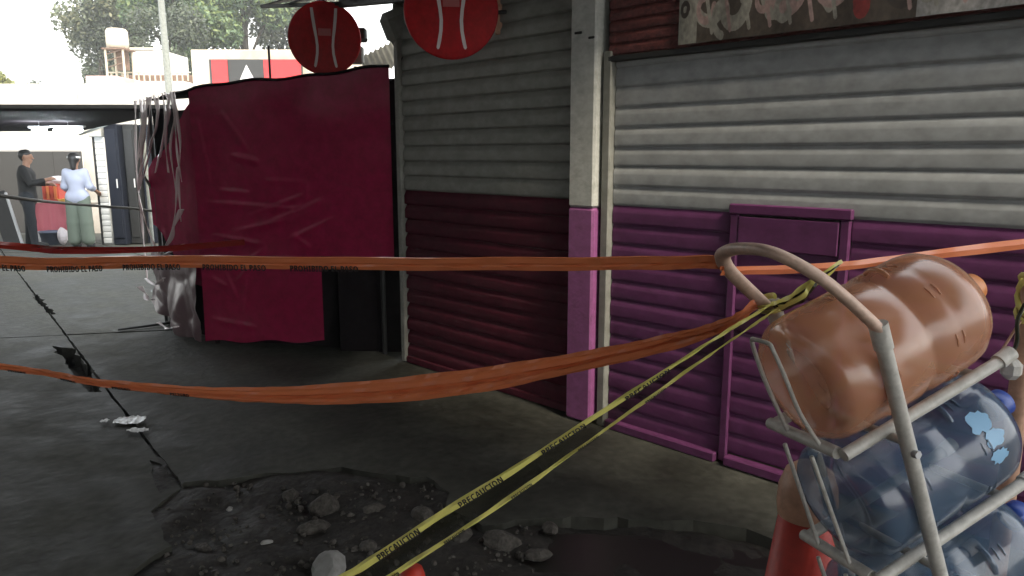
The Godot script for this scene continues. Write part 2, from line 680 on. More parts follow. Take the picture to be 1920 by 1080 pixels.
func _ground() -> void:
	var g := PlaneMesh.new()
	g.size = Vector2(500, 500)
	setting(put("ground", g, mats["asphalt"], null, Vector3(0, -0.16, 0)))

	# concrete pavement: slabs with open joints, broken away in front of the shops
	var pave := Node3D.new()
	pave.name = "pavement"
	add_child(pave)
	setting(pave)
	var hole := []
	for p in [[300, 985], [283, 958], [318, 930], [345, 903], [410, 900], [480, 888], [560, 884], [640, 874], [720, 888], [800, 893], [842, 922], [835, 950], [905, 985], [1000, 972], [1100, 968], [1210, 972], [1300, 974], [1400, 990], [1450, 1010], [1560, 1020], [1700, 1150], [1500, 1350], [900, 1350], [420, 1300], [200, 1120], [262, 1060], [322, 1022]]:
		hole.append(flat2(floor_spot(p[0], p[1])))
	var hole_poly := ragged(hole, 0.016, 0.06, 5)
	var cuts := [hole_poly]
	# chipped stretches of the long joint
	for p in [[[98, 648], [135, 652], [168, 690], [192, 735], [165, 735], [128, 690]], [[176, 735], [205, 745], [222, 775], [196, 772]], [[280, 862], [300, 868], [338, 905], [300, 925]], [[60, 552], [72, 553], [104, 590], [94, 590]]]:
		var c := []
		for q in p:
			c.append(flat2(floor_spot(q[0], q[1])))
		cuts.append(ragged(c, 0.02, 0.08, 9 + cuts.size()))
	var line := func(s: float) -> float: return 2.25 + 0.13 * s      # long joint
	var cols := []
	for i in 8:
		cols.append(-32.0 + 3.9 * i)
	cols.append(3.4)
	cols.append(9.5)
	var rows := [-9.0, -4.5, 0.0, 1.0, 2.0]      # 0 wall side, 1 long joint, 2 far side
	var skew := func(s: float, d: float) -> float: return s - 0.62 * (d - 1.2)
	var sd := 40
	for j in 4:
		for i in cols.size() - 1:
			var dd := func(row: int, s: float) -> float:
				match row:
					0: return -9.0
					1: return -4.5
					2: return -0.6 + 0.02 * s
					3: return line.call(s)
				return 7.5
			var corner := func(col: float, row: int) -> Vector2:
				var d: float = dd.call(row, col)
				var s: float = skew.call(col, d)
				d = dd.call(row, s)
				return flat2(shop(s, 0, d))
			var off: float = 0.36
			var q := PackedVector2Array([corner.call(cols[i] + off, j), corner.call(cols[i + 1] + off, j), corner.call(cols[i + 1] + off, j + 1), corner.call(cols[i] + off, j + 1)])
			sd += 1
			var shrunk := Geometry2D.offset_polygon(q, -0.009)
			if shrunk.is_empty():
				continue
			var edge := ragged(Array(shrunk[0]), 0.0055, 0.11, sd)
			var pieces := [edge]
			for c in cuts:
				var next := []
				for pc in pieces:
					for r in Geometry2D.clip_polygons(pc, c):
						if not Geometry2D.is_polygon_clockwise(r) and r.size() > 2:
							next.append(r)
				pieces = next
			for pc in pieces:
				put("slab", plate(pc, rng.randf_range(-0.003, 0.003), -0.1), mats["concrete"], pave)

	# wet earth in the broken part
	var bump_n := FastNoiseLite.new()
	bump_n.seed = 3
	bump_n.frequency = 2.2
	bump_n.fractal_octaves = 5
	var lo := Vector2(-2.3, -4.0)
	var hi := Vector2(2.6, -1.4)
	var earth := sheet(110, 70, func(u: float, v: float) -> Vector3:
		var x := lerpf(lo.x, hi.x, u)
		var z := lerpf(lo.y, hi.y, v)
		var deep := smoothstep(-0.3, 0.4, x) * 0.028
		return Vector3(x, minf(-0.020 - deep + 0.045 * bump_n.get_noise_2d(x, z), -0.010), z))
	setting(put("earth_bed", earth, mats["mud"]))
	var water := mat("puddle", lin(0.02, 0.018, 0.015), 0.32)
	water.metallic_specular = 0.5
	var pool := PackedVector2Array()
	for p in [[930, 1000], [1020, 985], [1110, 984], [1290, 988], [1420, 1010], [1480, 1060], [1460, 1130], [1200, 1140], [960, 1100], [880, 1040]]:
		pool.append(flat2(floor_spot(p[0], p[1])))
	setting(put("puddle", plate(ragged(Array(pool), 0.012, 0.07, 77), -0.043, -0.12), water))

# ------------------------------------------------------------------ shops
func slat_mesh(length: float, tall: float, deep := 1.0) -> ArrayMesh:
	var prof := [Vector2(0.0, 0.0), Vector2(0.03, 0.0), Vector2(0.045, 0.005), Vector2(0.08, 0.0098), Vector2(0.16, 0.0106), Vector2(0.60, 0.0110), Vector2(0.68, 0.0102), Vector2(0.95, 0.002), Vector2(0.975, 0.0), Vector2(1.0, 0.0)]
	var st := builder()
	st.set_smooth_group(1)
	for i in prof.size() - 1:
		var a: Vector2 = prof[i] * Vector2(1, deep)
		var b: Vector2 = prof[i + 1] * Vector2(1, deep)
		var n := 6
		for k in n:
			var x0 := length * k / n
			var x1 := length * (k + 1) / n
			quad(st, Vector3(x0, a.x * tall, a.y), Vector3(x0, b.x * tall, b.y), Vector3(x1, b.x * tall, b.y), Vector3(x1, a.x * tall, a.y))
	st.set_smooth_group(-1)
	quad(st, Vector3(0, 0, -0.004), Vector3(length, 0, -0.004), Vector3(length, tall, -0.004), Vector3(0, tall, -0.004))
	return done(st)

func _shops() -> void:
	var pitch := 0.108
	# --- shutter with the wicket door, right of the pillar
	var r := thing("roller_shutter", "wide grey roller shutter painted purple below, with a small purple wicket door", "shutter", shop(0.23, 0, 0), SHOP_TURN, "closed roller shutters")
	var full := 3.2
	var long_slat := slat_mesh(full, pitch)
	var left_slat := slat_mesh(0.735, pitch)
	var right_slat := slat_mesh(full - 1.335, pitch)
	for i in 20:
		var jx := Vector3(0, 0.02 + i * pitch, rng.randf_range(-0.002, 0.002))
		if i < 12:
			put("slat", left_slat, mats["purple"], r, jx)
			put("slat", right_slat, mats["purple"], r, jx + Vector3(1.335, 0, 0))
		else:
			put("slat", long_slat, mats["grey_slat"], r, jx).rotation = Vector3(rng.randf_range(-0.02, 0.02), rng.randf_range(-0.0012, 0.0012), rng.randf_range(-0.0006, 0.0006))
	put("bottom_rail", block(Vector3(0.73, 0.05, 0.05), 0.006, Vector3(0.368, 0.024, 0.03)), mats["purple"], r)
	put("guide_rail", block(Vector3(0.055, 2.16, 0.06), 0.006, Vector3(-0.032, 1.08, 0.02)), mats["dull_slat"], r)
	var door := Node3D.new()
	door.name = "wicket_door"
	door.set_meta("label", "small purple wicket door set into the shutter")
	r.add_child(door)
	door.position = Vector3(0.74, 0, 0)
	var fw := 0.045
	put("frame", block(Vector3(fw, 1.30, 0.03), 0.006, Vector3(0.025, 0.66, 0.014)), mats["purple"], door)
	put("frame", block(Vector3(fw, 1.30, 0.03), 0.006, Vector3(0.568, 0.66, 0.014)), mats["purple"], door)
	put("frame", block(Vector3(0.60, 0.05, 0.036), 0.006, Vector3(0.297, 1.336, 0.016)), mats["purple"], door)
	put("sill", block(Vector3(0.49, 0.05, 0.06), 0.006, Vector3(0.297, 0.03, 0.035)), mats["purple"], door)
	var leaf := slat_mesh(0.495, pitch)
	for i in 10:
		put("slat", leaf, mats["purple"], door, Vector3(0.049, 0.06 + i * pitch, 0.004))
	put("plain_panel", block(Vector3(0.49, 0.155, 0.02), 0.003, Vector3(0.297, 1.222, 0.022)), mats["purple"], door)

	# --- left shutter: grey part own paint, part painted shade; maroon foot painted shade
	var l := thing("roller_shutter", "dull grey roller shutter with maroon lower part, shade put into the colours, between pillar and tarp stall", "shutter", shop(-1.74, 0, -0.02), SHOP_TURN, "closed roller shutters")
	var dull := slat_mesh(1.68, pitch, 2.0)
	for i in 26:
		put("slat", dull, mats["shaded_maroon_slat"] if i < 12 else mats["dull_slat"], l, Vector3(0, 0.04 + i * pitch, rng.randf_range(-0.003, 0.003))).rotation = Vector3(rng.randf_range(-0.03, 0.03), 0, rng.randf_range(-0.001, 0.001))
	put("bottom_rail", block(Vector3(1.67, 0.05, 0.045), 0.006, Vector3(0.84, 0.028, 0.022)), mats["shaded_maroon_slat"], l)
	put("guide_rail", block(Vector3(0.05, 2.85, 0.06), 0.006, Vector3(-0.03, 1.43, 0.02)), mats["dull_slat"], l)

	# --- pillar
	var p := thing("pillar", "white pillar painted pink below, between the two roller shutters", "pillar", shop(0.055, 0, 0.03), SHOP_TURN)
	put("shaft", block(Vector3(0.19, 1.74, 0.12), 0.012, Vector3(0, 1.30 + 0.87, 0)), mats["white_post"], p)
	put("painted_base", block(Vector3(0.19, 1.29, 0.121), 0.012, Vector3(0, 0.652, 0)), mats["pink_post"], p)
	put("clip", block(Vector3(0.05, 0.012, 0.01), 0.002, Vector3(-0.03, 2.27, 0.066)), mats["print_black"], p)
	put("clip", block(Vector3(0.04, 0.012, 0.01), 0.002, Vector3(0.065, 2.235, 0.066)), mats["print_black"], p)

	# --- fascia above the right shutter: red ribbed sheet and a printed banner
	var f := thing("shop_fascia", "dark red ribbed fascia sheet above the purple and grey shutter", "fascia", shop(0.20, 2.135, 0.03), SHOP_TURN)
	var rib := slat_mesh(3.3, 0.06)
	for i in 14:
		put("rib", rib, mats["red_slat"], f, Vector3(0, i * 0.06, 0))
	put("lintel", block(Vector3(3.3, 0.03, 0.05), 0.004, Vector3(1.65, -0.018, -0.005)), mats["dark_metal"], f)
	var b := thing("printed_banner", "weathered grey and red printed banner fixed on the ribbed fascia", "banner", shop(0.655, 2.145, 0.062), SHOP_TURN)
	var pm := mat("banner_print", Color(1, 1, 1), 0.7)
	pm.albedo_texture = banner_picture()
	var st := builder()
	var bw := 1.8
	var bh := 0.82
	var nn := 24
	st.set_smooth_group(1)
	for i in nn:
		var u0 := float(i) / nn
		var u1 := float(i + 1) / nn
		var z0 := 0.006 * sin(u0 * 40.0)
		var z1 := 0.006 * sin(u1 * 40.0)
		var vv := [[u0, 0.0, z0], [u0, 1.0, z0], [u1, 1.0, z1], [u0, 0.0, z0], [u1, 1.0, z1], [u1, 0.0, z1]]
		for q in vv:
			st.set_uv(Vector2(q[0], 1.0 - q[1]))
			st.add_vertex(Vector3(q[0] * bw, q[1] * bh, q[2]))
	put("print", done(st), pm, b)
	# --- bodies of the two kiosks behind the shutters
	for k in [["kiosk", "sheet-metal kiosk body behind the dull maroon and grey shutter", -1.80, -0.02, 2.95], ["kiosk", "sheet-metal kiosk body behind the purple and grey shutter", 0.0, 3.6, 3.06]]:
		var w: float = k[3] - k[2]
		var o := thing(k[0], k[1], "kiosk", shop((k[2] + k[3]) * 0.5, 0, -0.06), SHOP_TURN, "market kiosks")
		put("back_wall", block(Vector3(w, k[4], 0.05), 0.004, Vector3(0, k[4] * 0.5, -2.3)), mats["dull_slat"], o)
		put("side_wall", block(Vector3(0.04, k[4], 2.26), 0.004, Vector3(-w * 0.5 + 0.021, k[4] * 0.5, -1.14)), mats["dull_slat"], o)
		put("side_wall", block(Vector3(0.04, k[4], 2.26), 0.004, Vector3(w * 0.5 - 0.021, k[4] * 0.5, -1.14)), mats["dull_slat"], o)
		put("roof", block(Vector3(w + 0.02, 0.05, 2.5), 0.004, Vector3(0, k[4] + 0.03, -1.08)), mats["roof_sheet"], o)

func stroke(im: Image, pts: Array, w: float, c: Color, w2 := -1.0) -> void:
	if w2 < 0: w2 = w
	var s := im.get_size()
	for i in pts.size() - 1:
		var a: Vector2 = pts[i]
		var b: Vector2 = pts[i + 1]
		var n := int(a.distance_to(b) / 2.0) + 1
		for k in n:
			var q := a.lerp(b, float(k) / n)
			var r := lerpf(w, w2, (i + float(k) / n) / (pts.size() - 1))
			for y in range(int(q.y - r), int(q.y + r) + 1):
				for x in range(int(q.x - r), int(q.x + r) + 1):
					if x >= 0 and y >= 0 and x < s.x and y < s.y and Vector2(x, y).distance_to(q) <= r:
						im.set_pixel(x, y, c)

func curl(c: Vector2, r0: float, r1: float, a0: float, a1: float, n := 20) -> Array:
	var out := []
	for i in n + 1:
		var t := float(i) / n
		var a := lerpf(a0, a1, t)
		out.append(c + Vector2(cos(a), sin(a)) * lerpf(r0, r1, t))
	return out

func banner_picture() -> ImageTexture:
	var im := Image.create(1120, 328, false, Image.FORMAT_RGB8)
	im.fill(lin(0.045, 0.035, 0.028))
	var pale := lin(0.19, 0.185, 0.165)
	var pink := lin(0.24, 0.17, 0.16)
	var dark := lin(0.03, 0.024, 0.02)
	im.fill_rect(Rect2i(0, 0, 66, 328), pale)
	im.fill_rect(Rect2i(690, 0, 430, 328), lin(0.23, 0.225, 0.22))
	stroke(im, curl(Vector2(22, 262), 10, 14, 0, TAU), 5, dark)
	stroke(im, curl(Vector2(100, 240), 56, 40, -0.4, 3.6), 15, pale, 11)
	stroke(im, curl(Vector2(185, 258), 46, 34, -0.2, 4.4), 16, pale, 12)
	stroke(im, [Vector2(220, 150), Vector2(262, 210), Vector2(300, 285), Vector2(330, 290)], 22, pale, 14)
	stroke(im, curl(Vector2(345, 240), 52, 30, 0.2, 5.2), 17, pink, 10)
	stroke(im, [Vector2(370, 130), Vector2(410, 220), Vector2(470, 292)], 20, pale, 12)
	stroke(im, curl(Vector2(470, 235), 58, 36, -1.0, 3.4), 18, pink, 12)
	stroke(im, [Vector2(540, 120), Vector2(548, 220), Vector2(556, 300)], 24, lin(0.16, 0.02, 0.02), 22)
	stroke(im, curl(Vector2(625, 215), 70, 40, 0.2, 4.5), 18, pink, 11)
	stroke(im, curl(Vector2(640, 205), 26, 8, 0.0, 5.0), 7, dark)
	stroke(im, curl(Vector2(650, 262), 46, 40, 0.6, 2.6), 6, dark)
	stroke(im, curl(Vector2(770, 250), 90, 70, -1.2, 0.7), 7, lin(0.07, 0.03, 0.05), 12)
	stroke(im, curl(Vector2(842, 255), 60, 52, -1.6, 0.9), 6, dark, 10)
	stroke(im, [Vector2(930, 100), Vector2(934, 240), Vector2(930, 328)], 9, lin(0.06, 0.03, 0.05), 7)
	for i in 15:
		var cx := 90.0 + i * 62.0
		if absf(cx - 548.0) < 50.0:
			continue
		stroke(im, curl(Vector2(cx, 262.0 + 22.0 * sin(i * 2.1)), 30.0 + 8.0 * sin(i * 1.3), 16, i * 1.7, i * 1.7 + 4.6), 9, pale if i % 3 else pink, 6)
		stroke(im, [Vector2(cx - 20, 190), Vector2(cx + 4, 240), Vector2(cx + 26, 312)], 7, pink if i % 2 else pale, 5)
	for i in 5:
		stroke(im, curl(Vector2(60 + i * 120, 120 + 30 * (i % 2)), 60, 30, i, i + 4.0), 14, pale if i % 2 else pink, 9)
	for y in im.get_height():
		for x in im.get_width():
			var v := fine.get_pixel(x % 512, y % 512).r * 0.5 + mid.get_pixel((x * 2) % 512, (y * 2) % 512).r * 0.5
			im.set_pixel(x, y, im.get_pixel(x, y) * (0.7 + 0.6 * v))
	im.generate_mipmaps()
	return ImageTexture.create_from_image(im)

# ------------------------------------------------------------------ roof over the passage (above the frame; it keeps this part in shade)
func _roof() -> void:
	var o := thing("passage_roof", "dark sheet roof covering the passage in front of the shutters", "roof", shop(0, 3.45, 0), SHOP_TURN)
	var s0 := -5.3
	var s1 := 8.5
	var d0 := -0.4
	var d1 := 6.5
	var n := 14
	for i in n:
		var a := lerpf(s0, s1, float(i) / n)
		var b := lerpf(s0, s1, float(i + 1) / n)
		var near := d0 if b < 2.2 else 0.8       # open beside the wall at the right-hand end
		put("roof_panel", block(Vector3(b - a + 0.12, 0.03, d1 - near), 0.002, Vector3((a + b) * 0.5, 0.09 + 0.032 * (i % 2), (near + d1) * 0.5)), mats["roof_sheet"], o)
	# unseen roof added along the left to keep sky light off the near ground
	for i in 4:
		put("roof_panel", block(Vector3(2.3, 0.03, d1 - 1.65), 0.002, Vector3(s0 - 1.05 - i * 2.2, 0.09 + 0.032 * (i % 2), (1.65 + d1) * 0.5)), mats["roof_sheet"], o)
	for d in [0.85, 2.5, 5.6]:
		put("purlin", block(Vector3(s1 - s0, 0.10, 0.06), 0.004, Vector3((s0 + s1) * 0.5, 0.02, d)), mats["dark_metal"], o)
	for s in [-5.1, -2.0, 1.6, 5.0, 8.3]:
		put("column", rod(Vector3(s, -3.45, 6.3), Vector3(s, 0.0, 6.3), 0.05, 12), mats["pole_grey"], o)

	# unseen dark kiosks added across the passage to block light from the left
	var text := ["first", "second", "third", "fourth", "fifth"]
	for i in 5:
		var k := thing("kiosk", "unseen dark brown kiosk added across the passage to block light, %s along the row" % text[i], "kiosk", shop(-8.4 + i * 3.6, 0, 6.6), SHOP_TURN, "market kiosks")
		put("front_wall", block(Vector3(3.5, 3.3, 0.05), 0.004, Vector3(0, 1.65, 0)), mats["blocker_brown"], k)
		put("side_wall", block(Vector3(0.05, 3.3, 1.9), 0.004, Vector3(-1.72, 1.65, 0.98)), mats["blocker_brown"], k)
		put("side_wall", block(Vector3(0.05, 3.3, 1.9), 0.004, Vector3(1.72, 1.65, 0.98)), mats["blocker_brown"], k)
		put("roof", block(Vector3(3.54, 0.05, 2.0), 0.004, Vector3(0, 3.33, 0.95)), mats["roof_sheet"], k)

# ------------------------------------------------------------------ background
func far_box(called: String, label: String, category: String, x0: float, y0: float, x1: float, y1: float, ahead: float, depth: float, m: Material, down := true, group := "") -> Node3D:
	var a := spot(x0, y0, ahead)
	var b := spot(x1, y1, ahead)
	var low := -0.15 if down else b.y
	var o := thing(called, label, category, Vector3((a.x + b.x) * 0.5, low, -ahead - depth * 0.5), 0.0, group)
	put("wall", block(Vector3(absf(b.x - a.x), a.y - low, depth), 0.02, Vector3(0, (a.y - low) * 0.5, 0)), m, o)
	return o

func tree(called: String, label: String, base: Vector3, height: float, spread: float, crown_from: float, n: int, tones: Array, leaf: float, sd: int, narrow := false) -> void:
	var r := RandomNumberGenerator.new()
	r.seed = sd
	var o := thing(called, label, "tree", base, 0.0, "trees behind the market roofs")
	var path := smooth_path([Vector3.ZERO, Vector3(r.randf_range(-0.2, 0.2), height * 0.35, 0), Vector3(r.randf_range(-0.4, 0.4), height * 0.9, r.randf_range(-0.3, 0.3))], 6)
	var rad := []
	for i in path.size():
		rad.append(lerpf(height * 0.022, height * 0.004, float(i) / (path.size() - 1)))
	put("trunk", tube(path, rad, 9), mats["bark"], o)
	var clumps := []
	var limbs := builder()
	var nc := 26 if not narrow else 22
	for i in nc:
		var t := r.randf()
		var y := lerpf(crown_from, 0.97, t) * height
		var w := spread * (0.35 + 0.65 * sin(PI * clampf(0.15 + t * 0.8, 0, 1))) if not narrow else spread * (1.05 - t * 0.95)
		var a := r.randf() * TAU
		var rr := w * sqrt(r.randf()) * 0.85
		var c := Vector3(cos(a) * rr, y, sin(a) * rr)
		clumps.append([c, (spread * r.randf_range(0.22, 0.42)) if not narrow else spread * r.randf_range(0.35, 0.6)])
		var root := Vector3(0, y * r.randf_range(0.55, 0.8), 0)
		var m := tube(PackedVector3Array([root, root.lerp(c, 0.5) + Vector3(0, 0.2, 0), c]), [height * 0.007, height * 0.005, height * 0.002], 5)
		limbs.append_from(m, 0, Transform3D.IDENTITY)
	put("limbs", limbs.commit(), mats["bark"], o)
	var st := builder()
	for i in n:
		var c: Array = clumps[r.randi() % clumps.size()]
		var v: Vector3 = Vector3(r.randfn(), r.randfn() * 0.8, r.randfn()).normalized() * (c[1] * pow(r.randf(), 0.4))
		var p: Vector3 = c[0] + v
		var k := r.randf_range(0.6, 1.4) * leaf
		var x := Vector3(r.randfn(), r.randfn(), r.randfn()).normalized()
		var y := x.cross(Vector3(r.randfn(), r.randfn(), r.randfn())).normalized()
		var tone: Color = tones[r.randi() % tones.size()]
		st.set_color(tone * r.randf_range(1.0, 1.5))
		tri(st, p - x * k, p + y * k * 0.45, p + x * k)
		tri(st, p - x * k, p + x * k, p - y * k * 0.45)
	var lm := mat("leaves", Color(1, 1, 1), 0.6)
	lm.vertex_color_use_as_albedo = true
	lm.backlight_enabled = true
	lm.backlight = Color(0.3, 0.35, 0.1)
	put("crown", done(st), lm, o)

func _background() -> void:
	# long low building behind the food stall
	var w := far_box("market_building", "long low white building running behind the food stall canopy", "building", -120, 157, 365, 250, 24.0, 6.0, mats["far_white"])
	for i in 3:
		put("wall_joint", block(Vector3(0.02, 1.0, 0.03), 0.0, Vector3(-2.0 + i * 2.4, 3.2, 3.002)), mats["far_cream"], w)
	far_box("pink_annex", "pale pink annex on the roofline beside the balustrade house", "building", 160, 142, 222, 200, 26.5, 2.0, mats["far_pink"])
	# balustrade house with its tank tower
	var h := far_box("balustrade_house", "white flat-roofed house with brown balustrade under the tank tower", "building", 205, 152, 350, 220, 31.0, 4.0, mats["far_white"])
	var top: float = h.get_child(0).mesh.get_aabb().end.y
	put("rail", block(Vector3(3.3, 0.05, 0.08), 0.01, Vector3(0.1, top + 0.34, 1.9)), mats["far_cream"], h)
	put("recess", block(Vector3(3.1, 0.30, 0.1), 0.01, Vector3(0.1, top + 0.16, 1.2)), mats["far_brown"], h)
	for i in 15:
		put("baluster", block(Vector3(0.05, 0.30, 0.05), 0.01, Vector3(-1.45 + i * 0.22, top + 0.16, 1.9)), mats["far_cream"], h)
	var up := far_box("rooftop_room", "plain white rooftop room beside the cream water tank", "building", 246, 94, 308, 138, 32.5, 2.5, mats["far_white"], true)
	put("coping", block(Vector3(1.0, 0.1, 2.6), 0.01, Vector3(-0.2, up.get_child(0).mesh.get_aabb().end.y + 0.052, 0)), mats["far_cream"], up)
	var tp := spot(225, 134, 30.5)
	var tt := thing("water_tank_tower", "cream water tank raised on a brown timber stand above the roof", "water tank", Vector3(tp.x, 0, tp.z))
	var ty := spot(225, 92, 30.5).y
	var tz := spot(225, 53, 30.5).y
	put("tank", lathe([Vector2(0, ty + 0.02), Vector2(0.40, ty + 0.02), Vector2(0.41, ty + 0.2), Vector2(0.40, tz - 0.12), Vector2(0.33, tz - 0.03), Vector2(0.12, tz), Vector2(0, tz)], 20), mats["far_cream"], tt)
	put("deck", block(Vector3(0.9, 0.06, 0.9), 0.01, Vector3(0.02, ty - 0.035, 0)), mats["far_brown"], tt)
	for sx in [-0.32, 0.36]:
		for sz in [-0.36, 0.36]:
			put("leg", rod(Vector3(sx, -0.15, sz), Vector3(sx, ty - 0.066, sz), 0.045, 7), mats["far_cream"], tt)
	put("screen", block(Vector3(0.5, ty - tp.y - 0.10, 0.05), 0.01, Vector3(0.05, (ty + tp.y) * 0.5, -0.2)), mats["far_brown"], tt)
	for i in 3:
		put("brace", rod(Vector3(-0.32, tp.y + 0.1 + i * 0.25, 0.36), Vector3(0.36, tp.y + 0.3 + i * 0.25, 0.36), 0.02, 6), mats["far_brown"], tt)
	# cream building carrying the red and black sign
	far_box("cream_building", "cream flat-roofed building carrying the red and black sign", "building", 357, 93, 640, 200, 27.0, 5.0, mats["far_cream"])
	var s := spot(394, 112, 26.9)
	var e := spot(570, 165, 26.9)
	var sg := thing("shop_sign", "red and black signboard with a white triangle on the cream building", "sign", Vector3(s.x, e.y, s.z + 0.1))
	var sw := e.x - s.x
	var sh := s.y - e.y
	put("board", block(Vector3(sw, sh, 0.1), 0.01, Vector3(sw * 0.5, sh * 0.5, -0.02)), mats["sign_black"], sg)
	put("red_panel", block(Vector3(sw * 0.17, sh * 0.96, 0.04), 0.004, Vector3(sw * 0.115, sh * 0.5, 0.052)), mats["sign_red"], sg)
	put("red_panel", block(Vector3(sw * 0.40, sh * 0.96, 0.04), 0.004, Vector3(sw * 0.79, sh * 0.5, 0.052)), mats["sign_red"], sg)
	var tst := builder()
	var cx := sw * 0.405
	tst.set_smooth_group(-1)
	for q in [[0.0, 1.0]]:
		var a := Vector3(cx - 0.25, sh * 0.28, 0.05)
		var b := Vector3(cx, sh * 0.80, 0.05)
		var c := Vector3(cx + 0.25, sh * 0.28, 0.05)
		tri(tst, a, b, c)
		var z := Vector3(0, 0, 0.02)
		tri(tst, a + z, b + z, c + z)
		quad(tst, a, a + z, b + z, b)
		quad(tst, b, b + z, c + z, c)
		quad(tst, c, c + z, a + z, a)
	put("triangle_mark", done(tst), mats["sign_white"], sg)
	# utility pole
	var pb := spot(316, 180, 20.0)
	var pl := thing("utility_pole", "slender pale grey utility pole rising behind the wrapped stall", "pole", Vector3(pb.x, 0, pb.z))
	put("shaft", tube(PackedVector3Array([Vector3(0.03, -0.15, 0), Vector3(0.02, 4, 0), Vector3(-0.04, 8, 0)]), [0.09, 0.085, 0.07], 12), mats["pole_grey"], pl)
	put("crossarm", block(Vector3(1.6, 0.1, 0.1), 0.01, Vector3(-0.04, 7.7, 0.12)), mats["far_brown"], pl)
	# trees
	var deep := [Color(0.05, 0.065, 0.04), Color(0.07, 0.085, 0.05), Color(0.06, 0.07, 0.055)]
	var olive := [Color(0.11, 0.125, 0.07), Color(0.14, 0.14, 0.08), Color(0.08, 0.10, 0.06)]
	var bright := [Color(0.14, 0.18, 0.06), Color(0.10, 0.15, 0.07), Color(0.07, 0.11, 0.06)]
	var plan := [
		["cypress_tree", "dark narrow conifer at the left edge of the tree group", 208, 41.0, 10.6, 1.7, 0.12, 5200, deep, 0.17, true],
		["cypress_tree", "short ragged conifer left of the water tank tower", 183, 37.0, 5.9, 0.75, 0.2, 1800, deep, 0.13, true],
		["broadleaf_tree", "tall olive-green tree directly behind the water tank", 262, 43.0, 15.0, 3.4, 0.25, 9000, olive, 0.22, false],
		["broadleaf_tree", "tall yellow-green tree right of the utility pole", 372, 40.0, 15.5, 3.3, 0.2, 9000, bright, 0.22, false],
		["broadleaf_tree", "dark bushy tree behind the cream building, below the taller crowns", 335, 36.0, 8.4, 2.2, 0.25, 5200, deep, 0.18, false],
		["broadleaf_tree", "bright green tree above the red and black sign", 470, 41.0, 14.0, 3.6, 0.2, 9500, bright, 0.22, false],
		["broadleaf_tree", "olive tree at the right end of the tree group, by the round signs", 560, 44.0, 13.0, 3.0, 0.2, 7000, olive, 0.22, false],
		["broadleaf_tree", "small yellowish tree far left above the white building", 12, 40.0, 5.9, 1.3, 0.35, 2600, [Color(0.24, 0.24, 0.07), Color(0.20, 0.22, 0.08)], 0.15, false],
		["broadleaf_tree", "tiny dark treetop above the white building roofline", 78, 55.0, 7.0, 1.2, 0.6, 900, deep, 0.16, false]]
	var i := 0
	for t in plan:
		i += 1
		var b := spot(t[2], 300, t[3])
		tree(t[0], t[1], Vector3(b.x, -0.15, b.z), t[4], t[5], t[6], t[7] * 4, t[8], t[9] * 0.55, 100 + i, t[10])

